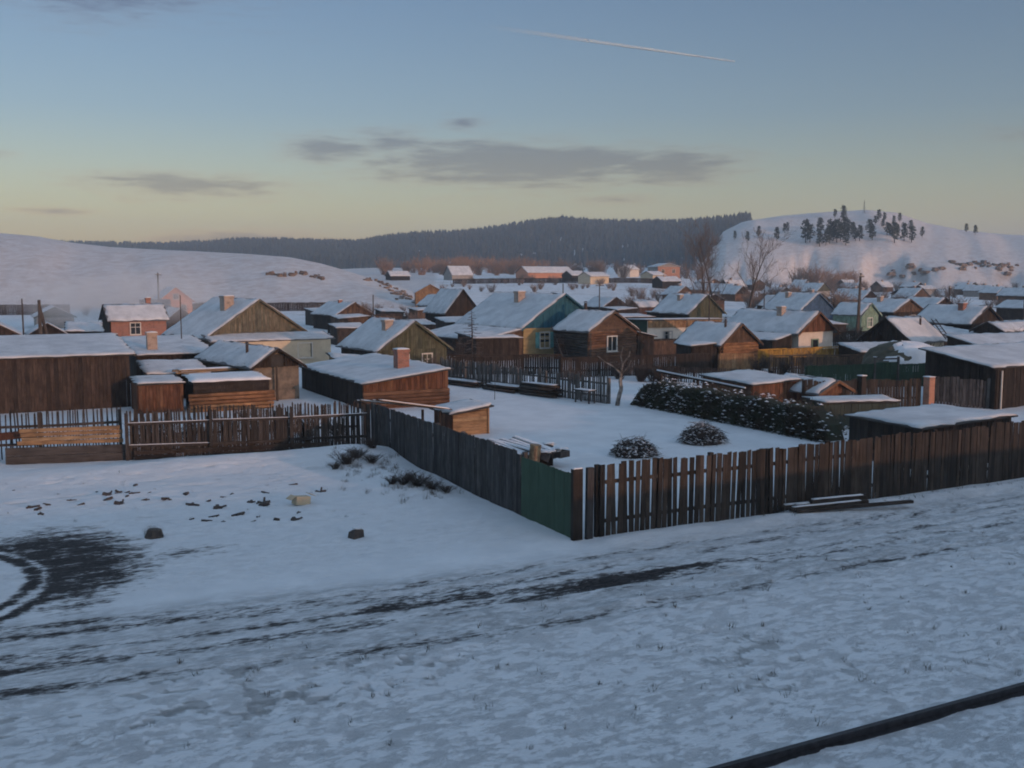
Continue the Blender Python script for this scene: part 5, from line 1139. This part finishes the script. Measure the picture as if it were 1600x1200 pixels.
# tall bare trees
for k, (x, y, h, lab) in enumerate(((103.5, 133.6, 12.0, 'tall bare tree, leftmost of the bare trees behind the log cabin'), (107.5, 136, 13.0, 'tall bare tree, tallest in the middle behind the log cabin'), (108.3, 128.5, 11.5, 'tall bare tree, rightmost of the bare trees behind the log cabin'))):
    r_ = random.Random(60+k); tr, br = branch_tree(r_, h, .6, 3, .2, .5, rs.uniform(-.08, .08), .2, 4)
    tree_thing('bare_tree', lab, tr, br, (x, y, gz(x, y)), 'bark', 'twig_far', group='tall bare trees behind the cabin')
def birch():
    rs = random.Random(6); tr, br = MB(), MB()
    def limb(mb, pts, r0, r1, n=7):
        for k in range(len(pts)-1):
            a = r0+(r1-r0)*k/(len(pts)-1); b = r0+(r1-r0)*(k+1)/(len(pts)-1); mb.tube(pts[k], pts[k+1], a, b, n, rs.random(), False)
    trunk = [Vector(p) for p in ((-.18, 0, -.2), (-.1, 0, .35), (.06, .03, .95), (.0, 0, 1.35), (.05, 0, 1.8))]; limb(tr, trunk, .14, .09)
    big = [[(.05, 0, 1.75), (-.35, .1, 2.15), (-.85, .2, 2.42), (-1.25, .25, 2.75)], [(.05, 0, 1.75), (.12, 0, 2.3), (.02, .1, 2.75), (.15, .1, 3.25)], [(.05, 0, 1.75), (.4, -.15, 2.15), (.62, -.2, 2.6)], [(.12, 0, 2.3), (.5, .1, 2.75), (.55, .15, 3.1)]]
    for L in big:
        limb(tr, [Vector(p) for p in L], .06, .022, 5)
        for k in range(26):
            i = rs.randint(0, len(L)-2); a = Vector(L[i]).lerp(Vector(L[i+1]), rs.random()); d = Vector((rs.gauss(0, .7), rs.gauss(0, .7), rs.uniform(.1, .9))).normalized()*rs.uniform(.25, .75); m = a+d*.5+Vector((0, 0, .05)); br.tube(a, m, .013, .009, 3, 0, False); br.tube(m, a+d, .009, .004, 3, 0, False)
            for j in range(3): e = m+Vector((rs.gauss(0, .2), rs.gauss(0, .2), rs.uniform(0, .3))); br.tube(m, e, .006, .003, 3, 0, False)
    tree_thing('birch_tree', 'small bare birch with a pale crooked trunk at the yard fence', tr, br, (31.2, 47.6, gz(31.2, 47.6)), 'birch_bark', 'twig', s=1.0, rz=-R(27))
birch()
def larch():
    rs = random.Random(5); tr, br = MB(), MB(); h = 4.6
    tr.tube((0, 0, -.3), (.05, 0, h*.55), .08, .05, 6, 0, False); tr.tube((.05, 0, h*.55), (0, 0, h), .05, .012, 6, 0, False)
    for k in range(46):
        f = .12+.86*k/46; L = (1.75*(1-f)+.22)*rs.uniform(.65, 1.1); a = k*2.4; d = Vector((math.cos(a), math.sin(a), -.10)); p = Vector((0, 0, f*h)); q = p+d*L*.6; e = p+d*L+Vector((0, 0, .12*L))
        br.tube(p, q, .028, .02, 3, 0, False); br.tube(q, e, .02, .008, 3, 0, False)
        for j in range(7):
            g = rs.uniform(.25, 1); c = p+d*L*g; s_ = Vector((-d.y, d.x, rs.uniform(-.4, .1)))*rs.choice((-1, 1))*L*.24*rs.uniform(.5, 1.1); br.tube(c, c+s_, .013, .007, 3, 0, False)
    t = thing('larch_tree', 'slender bare larch standing before the teal house roof', 'tree', (33.4, 71.8, gz(33.4, 71.8))); tr.build('trunk', 'bark', t, smooth=True); br.build('branches', 'twig', t)
larch()
# frosted shrub in front of the green house
def shrub_parts(seed, h=2.0, n=40):
    rs = random.Random(seed); mb = MB()
    for k in range(n):
        a = rs.uniform(0, 2*math.pi); d = Vector((math.cos(a)*rs.uniform(.1, .7), math.sin(a)*rs.uniform(.1, .7), 1)).normalized(); L = h*rs.uniform(.5, 1.0); p = Vector((rs.uniform(-.25, .25)*h*.5, rs.uniform(-.25, .25)*h*.5, -.1)); q = p+d*L
        mb.tube(p, q, .012*h, .005*h, 3, rs.random(), False)
        for j in range(6):
            c = p+d*L*rs.uniform(.3, 1); e = c+(d+Vector((rs.gauss(0, .7), rs.gauss(0, .7), rs.uniform(0, .4)))).normalized()*L*rs.uniform(.15, .4); mb.tube(c, e, .006*h, .003*h, 3, rs.random(), False)
    return mb
SH = [shrub_parts(80+k).mesh('twigs', 'twig_far') for k in range(4)]; SHO = [shrub_parts(90+k).mesh('twigs', 'twig_orange') for k in range(2)]; SHN = shrub_parts(97, 2.0, 55).mesh('twigs', 'twig')
def shrub(me, x, y, s, label, group, name='bare_shrub'):
    w = 1.9 if s < .3 else 1.0
    o = link(name, me, None, (x, y, gz(x, y)), (0, 0, rs.uniform(0, 6))); o.scale = (s*w*rs.uniform(.9, 1.4), s*w*rs.uniform(.9, 1.4), s); tag(o, label, 'shrub', group)
shrub(SHN, 27.6, 65.2, 1.0, 'bare twiggy shrub against the gable of the green house', 'shrubs by the houses')
shrub(SHN, 24.8, 88.5, .9, 'bare shrub to the right of the large weathered gable house', 'shrubs by the houses')
def scatter(n, p0, p1, d0, d1, s0, s1, me, label, group):
    for k in range(n):
        px = rs.uniform(p0, p1); d = rs.uniform(d0, d1); a = math.atan((px-800)/1605)+R(27.2); r_ = d/math.cos(a-R(27.2)); shrub(rs.choice(me), r_*math.sin(a), r_*math.cos(a), rs.uniform(s0, s1), label, group)
scatter(34, 480, 665, 120, 205, .7, 1.3, SH, 'bare brown shrub at the foot of the left hill', 'shrubs at the foot of the left hill')
scatter(40, 980, 1110, 150, 290, .9, 2.0, SH, 'bare shrub on the white slope below the brick block', 'shrubs below the brick block')
scatter(46, 1170, 1380, 170, 400, 1.2, 2.8, SH, 'bare scrub tree among the distant roofs on the right', 'scrub among distant roofs')
scatter(26, 1380, 1600, 180, 460, 1.0, 2.2, SH, 'bare scrub bush at the foot of the right bluff', 'scrub below the bluff')
scatter(14, 1240, 1340, 430, 480, 3.5, 5.5, SHO, 'pale brown bare tree in front of the right bluff', 'bare trees before the bluff')
scatter(44, 600, 860, 470, 640, 3.0, 5.0, SHO, 'reddish bare tree in the far strip of woodland', 'far strip of bare woodland')
scatter(26, 860, 1120, 430, 600, 2.5, 4.5, SH, 'grey bare tree behind the far buildings', 'trees behind the far buildings')
scatter(14, 60, 420, 165, 215, .7, 1.2, SH, 'bare shrub along the distant fence at left', 'shrubs along the left fence')
scatter(30, 690, 960, 300, 400, .9, 1.7, SH, 'bare shrub around the far field buildings', 'shrubs on the far field')
scatter(26, 540, 1000, 74, 120, .7, 1.2, [SHN], 'dark bare bush in the gardens around the teal gabled house', 'garden bushes around the teal house')
scatter(30, 1000, 1600, 80, 140, .7, 1.3, [SHN], 'dark bare bush in the gardens of the right half of the village', 'garden bushes of the right half')
scatter(8, 870, 1060, 66, 72, .5, .75, [SHN], 'dark garden shrub in front of the brown log house', 'garden shrubs before the log house')
scatter(7, 1180, 1340, 70, 80, .5, .8, [SHN], 'dark garden shrub near the ochre fence', 'garden shrubs near the ochre fence')
for k in range(9): shrub(SHN, 5.6+k*.95+rs.uniform(-.3, .3), 43.6-k*.16+rs.uniform(.2, 1.2), rs.uniform(.5, .85), 'dark dry weed clump behind the snowy railed stake fence', 'weeds behind the stake fence')
for (x, y, s_) in ((12.3, 36.6, .22), (11.7, 36.2, .28), (12.6, 35.9, .2), (11.2, 36.0, .16), (13.2, 37.6, .22)): shrub(SHN, x, y, s_, 'dark dead weed clump on the snowy bank near the fence corner', 'weeds on the bank')
for (x, y, s_) in ((12.3, 31.9, .22), (12.7, 31.5, .26), (13.0, 31.0, .2), (12.0, 32.2, .17), (13.3, 30.6, .15)): shrub(SHN, x, y, s_, 'low dark dead weed clump beside the middle of the grey fence', 'weeds beside the grey fence')
# dead grass standing in the snow
def grass():
    rs = random.Random(8); mb = MB()
    def tuft(x, y, n, h, w):
        z = gz(x, y)
        for k in range(n):
            a = rs.uniform(0, 6.28); r_ = w*math.sqrt(rs.random()); p = Vector((x+math.cos(a)*r_, y+math.sin(a)*r_, z-.02)); t = p+Vector((rs.gauss(0, .35), rs.gauss(0, .35), 1)).normalized()*h*rs.uniform(.4, 1); b = Vector((-math.sin(a), math.cos(a), 0))*.006
            mb.add([p-b, p+b, t], [(0, 1, 2)], rs.random())
    for k in range(260): tuft(rs.uniform(2, 32), rs.uniform(11.8, 19.5), rs.randint(5, 18), rs.uniform(.06, .2), rs.uniform(.04, .14))
    for k in range(60): tuft(rs.gauss(12.3, .8), rs.gauss(35.6, 1.4), 22, rs.uniform(.1, .34), .16)
    for k in range(46): tuft(rs.gauss(12.7, .7), rs.gauss(31.4, .9), 20, rs.uniform(.1, .3), .16)
    for k in range(70): tuft(rs.uniform(20, 38), rs.gauss(23.0, .25), 10, rs.uniform(.06, .2), .12)
    for k in range(60): tuft(rs.uniform(0, 12), rs.uniform(29, 40), 7, rs.uniform(.05, .16), .1)
    for k in range(6): tuft(3.9+rs.gauss(0, .12), 29.2+rs.gauss(0, .12), 40, .45, .14)
    o = mb.build('dead_grass', 'dry_grass'); tag(o, 'dry dead grass poking through the snow', 'grass', kind='stuff')
grass()
def rocks():
    def crag(label, pts, h, w, seed, sp=.4):
        rs = random.Random(seed); t = thing('rock_outcrop', label, 'rocks', (pts[0][0], pts[0][1], 0)); ox, oy = pts[0]; n = 0
        for (x0, y0), (x1, y1) in zip(pts, pts[1:]):
            L = math.hypot(x1-x0, y1-y0); m = max(2, int(L/(w*.8)))
            for k in range(m):
                f = (k+rs.random()*.6)/m; x = x0+(x1-x0)*f+rs.gauss(0, w*sp); y = y0+(y1-y0)*f+rs.gauss(0, w*sp*1.4); z = gz(x, y); mb = MB(); s = w*rs.uniform(.3, 1.2); hh = h*rs.uniform(.45, 1.1); k_ = 7
                vs = []
                for zz, sc_ in ((-.6*hh, 1.15), (.25*hh, 1.0), (.75*hh, .75)):
                    vs += [(math.cos(2*math.pi*i/k_)*s*sc_*rs.uniform(.7, 1.25), math.sin(2*math.pi*i/k_)*s*sc_*rs.uniform(.6, 1.0), zz+rs.uniform(-.12, .12)*hh) for i in range(k_)]
                fs = [(a*k_+i, a*k_+(i+1) % k_, (a+1)*k_+(i+1) % k_, (a+1)*k_+i) for a in range(2) for i in range(k_)]+[tuple(range(2*k_, 3*k_))]
                mb.add(vs, fs); b = mb.build('boulder', 'rock', t, (x-ox, y-oy, z), (0, 0, rs.uniform(0, 3))); top = [Vector(v) for v in vs[2*k_:]]
                sm = MB(); cz = sum((v.z for v in top), 0)/k_; sm.add([v*1.03+Vector((0, 0, .05)) for v in top]+[(0, 0, cz+.35*hh*.5)], [(i, (i+1) % k_, k_) for i in range(k_)]); sm.build('snow_cap', 'snow', b, smooth=True)
    crag('long dark rock ledge near the crest of the left snowy hill', [hp(412, 430), hp(440, 432), hp(470, 428), hp(495, 434), hp(512, 438)], .9, .9, 1, .6)
    crag('broken brown rocks on the upper nose of the left hill', [hp(572, 436), hp(590, 441), hp(610, 450)], .8, .9, 2, 1.6)
    crag('scattered pale rocks down the lower nose of the left hill', [hp(612, 452), hp(632, 464), hp(655, 476)], .6, .8, 3, 2.2)
    crag('brown cliff edge along the bluff of the right hill', [hp(1395, 430), hp(1420, 421), hp(1450, 424), hp(1470, 421)], 1.4, 2.2, 4, 1.0)
    crag('brown cliff edge on the bluff near the right picture edge', [hp(1490, 415), hp(1530, 411), hp(1560, 424), hp(1598, 415)], 1.2, 2.0, 5, 1.0)
ROCKPTS = {(412, 430): (60.6, 248.7), (440, 432): (63.9, 244.8), (470, 428): (69.0, 246.5), (495, 434): (71.6, 241.6), (512, 438): (73.4, 239.0), (572, 436): (84.0, 241.8), (590, 441): (86.3, 240.0), (610, 450): (86.8, 232.3), (612, 452): (86.0, 229.4), (632, 464): (84.8, 218.1), (655, 476): (84.1, 207.6), (1395, 430): (397.7, 365.3), (1420, 421): (401.8, 359.2), (1450, 424): (404.6, 350.1), (1470, 421): (409.0, 346.4), (1490, 415): (420.3, 348.6), (1530, 411): (436.8, 347.3), (1560, 424): (434.2, 334.3), (1598, 415): (450.1, 333.2)}
def hp(a, b): return ROCKPTS[(a, b)]
rocks()
# ================================================================ litter on the waste ground
def litter():
    rs = random.Random(14)
    protos = []
    for k in range(6):
        mb = MB(); n = rs.randint(2, 4)
        for j in range(n): mb.box((rs.uniform(-.12, .12), rs.uniform(-.1, .1), rs.uniform(.0, .09)), (rs.uniform(.1, .5), rs.uniform(.05, .18), rs.uniform(.04, .15)), Matrix.Rotation(rs.uniform(-.6, .6), 3, 'X') @ Matrix.Rotation(rs.uniform(0, 3), 3, 'Z') @ Matrix.Rotation(rs.uniform(-.4, .4), 3, 'Y'), rs.random())
        protos.append(mb.mesh('scrap', 'scrap_dark'))
    for k, (x, y) in enumerate(((.63, 37.7), (1.05, 34.6), (1.5, 34.9), (3.05, 36.2), (3.7, 35.7), (3.9, 34.9), (3.2, 34.7), (4.3, 34.0), (5.0, 33.8), (5.5, 32.8), (6.2, 32.0), (7.3, 32.4), (7.6, 31.8), (5.2, 30.9), (6.8, 29.8), (6.0, 30.2), (7.4, 29.7), (2.2, 35.3), (4.6, 35.3), (6.6, 33.4), (7.0, 33.9), (8.0, 33.6), (5.7, 34.4), (1.3, 33.6), (3.5, 33.9), (8.2, 30.2), (9.3, 34.5), (4.4, 36.8), (6.6, 30.9), (7.7, 32.2), (7.45, 32.1), (3.95, 35.5), (4.1, 35.2), (2.4, 34.4), (1.2, 34.3), (5.9, 31.0), (7.0, 30.2), (8.9, 32.0), (9.8, 33.0), (6.1, 33.1), (3.3, 35.4), (7.9, 29.4), (5.5, 30.5))):
        o = link('scrap_wood', rs.choice(protos), None, (x, y, gz(x, y)-.02), (0, 0, rs.uniform(0, 6))); s = rs.uniform(.35, 1.0); o.scale = (s, s, s*.8); tag(o, 'small dark piece of scrap lying in the snow of the waste ground', 'scrap', 'scrap scattered on the waste ground')
    t = thing('cardboard_box', 'pale crushed cardboard box lying in the snow', 'box', (8.65, 31.4, gz(8.65, 31.4)), .25); mb = MB(); mb.box((0, 0, .13), (.5, .3, .26), Matrix.Rotation(.12, 3, 'Y')); mb.build('body', 'cardboard', t)
    for s in (-1, 1):
        mb = MB(); mb.box((s*.36, 0, .27), (.22, .33, .012), Matrix.Rotation(s*.5, 3, 'Y')); mb.build('flap', 'cardboard', t)
    t = thing('rubble_block', 'dark square lump of rubble alone on smooth snow', 'rubble', (8.85, 26.65, gz(8.85, 26.65)), .4); mb = MB(); mb.hexa([(-.2, -.15, -.05), (.2, -.13, -.05), (.18, .15, -.05), (-.17, .16, -.05)], [(-.15, -.12, .26), (.2, -.1, .2), (.15, .12, .24), (-.16, .11, .17)]); b = mb.build('block', 'scrap_dark', t)
    mb = MB(); mb.box((.02, .0, .25), (.2, .14, .04), Matrix.Rotation(.2, 3, 'Y')); mb.build('snow_cap', 'snow', b)
    t = thing('stump', 'dark tuft covered stump beside the churned black earth', 'stump', (3.9, 29.2, gz(3.9, 29.2))); mb = MB(); mb.tube((0, 0, -.1), (.02, 0, .22), .3, .18, 9); mb.build('wood', 'scrap_dark', t)
    # beams lying by the right fence
    t = thing('beam_pile', 'pile of dark snowy beams lying on the verge by the right fence', 'beams', (20.9, 22.9, gz(21, 22.9)), -.10)
    for k in range(5):
        l = (3.2, 2.6, 2.9, 4.2, 2.2)[k]; x0 = (.1, .4, .2, .3, 1.0)[k]; y0 = (.35, .18, 0, -.3, .05)[k]; z = (.12, .14, .1, .06, .24)[k]
        mb = MB(); mb.box((x0+l/2, y0+.04*k, z), (l, .15, .09), Matrix.Rotation((.03, .05, .02, -.05, .06)[k], 3, 'Z'), random.random()); b = mb.build('beam', 'log_dark', t)
        if k != 3: snow_slab([(x0+.1, y0+.04*k-.06, z+.046), (x0+l*.9, y0+.04*k-.06, z+.046), (x0+l*.9, y0+.04*k+.06, z+.046), (x0+.1, y0+.04*k+.06, z+.046)], .05, k, .02, .2).build('snow_strip', 'snow', b, smooth=True)
litter()
# ================================================================ sky objects and air
def contrail():
    m, t, b = new_mat('vapour'); b.inputs['Base Color'].default_value = (.5, .72, .95, 1); b.inputs['Roughness'].default_value = 1
    tc = t.n('ShaderNodeTexCoord'); n = t.noise(tc.outputs['Object'], .004, 4); sp = t.n('ShaderNodeSeparateXYZ'); t.l.new(tc.outputs['Generated'], sp.inputs[0])
    age = t.step(sp.outputs[0], 0.0, .75)
    t.l.new(t.m('MULTIPLY', t.m('MULTIPLY', age, .5), t.step(n, .05, .5)), b.inputs['Alpha'])
    pts = [(3823.73, 8153.87, 2126.72), (5803.02, 7136.65, 1819.81)]
    mb = MB(); p = [Vector(q) for q in pts]; N = 24
    for k in range(N):
        f0, f1 = k/N, (k+1)/N; a = p[0].lerp(p[1], f0); c = p[0].lerp(p[1], f1); w0 = 16*(1-f0)+7; w1 = 16*(1-f1)+7
        mb.tube(a, c, w0, w1, 8, 0, False)
    o = mb.build('contrail', 'vapour', None, smooth=True); tag(o, 'thin white aircraft trail high in the blue sky', 'contrail')
contrail()
def haze():
    m = bpy.data.materials.new('haze'); m.use_nodes = True; nt = m.node_tree; nt.nodes.clear(); MATS['haze'] = m
    o = nt.nodes.new('ShaderNodeOutputMaterial'); v = nt.nodes.new('ShaderNodeVolumePrincipled'); nt.links.new(v.outputs[0], o.inputs['Volume'])
    v.inputs['Color'].default_value = (.64, .82, .98, 1); v.inputs['Density'].default_value = HAZE; v.inputs['Anisotropy'].default_value = 0.0
    mb = MB(); mb.box((0, 0, 72), (5960, 5960, 156)); h = mb.build('haze', 'haze'); h['kind'] = 'stuff'; h['label'] = 'thin cold morning haze over the valley'
HAZE = 0.00027
haze()
def smoke():
    m = bpy.data.materials.new('smoke'); m.use_nodes = True; nt = NT(m.node_tree); m.node_tree.nodes.clear(); MATS['smoke'] = m
    o = nt.n('ShaderNodeOutputMaterial'); v = nt.n('ShaderNodeVolumePrincipled', i={'Color': (.98, .98, .985, 1)}); nt.l.new(v.outputs[0], o.inputs['Volume'])
    tc = nt.n('ShaderNodeTexCoord'); P = tc.outputs['Object']; n = nt.noise(P, .16, 4, .6, .5)
    ln = nt.n('ShaderNodeVectorMath', operation='LENGTH'); mp = nt.mapv(P, (1/16., 1/7., 1/4.5)); nt.l.new(mp, ln.inputs[0])
    fall = nt.step(ln.outputs['Value'], 1.0, 0.15)
    nt.l.new(nt.m('MULTIPLY', nt.m('MULTIPLY', fall, nt.step(n, .30, .62)), .26), v.inputs['Density'])
    mb = MB(); n_ = 20
    vs = []; fs = []
    for j in range(9):
        th = math.pi*j/8
        for i in range(n_): vs.append((math.cos(2*math.pi*i/n_)*math.sin(th)*16, math.sin(2*math.pi*i/n_)*math.sin(th)*7, math.cos(th)*4.5))
    for j in range(8):
        for i in range(n_): fs.append((j*n_+i, (j+1)*n_+i, (j+1)*n_+(i+1) % n_, j*n_+(i+1) % n_))
    mb.add(vs, fs); s = mb.build('smoke', 'smoke', None, (14.5, 134, 4.2), (0, 0, -.35)); tag(s, 'pale chimney smoke drifting over the roofs at left', 'smoke', kind='stuff')
smoke()
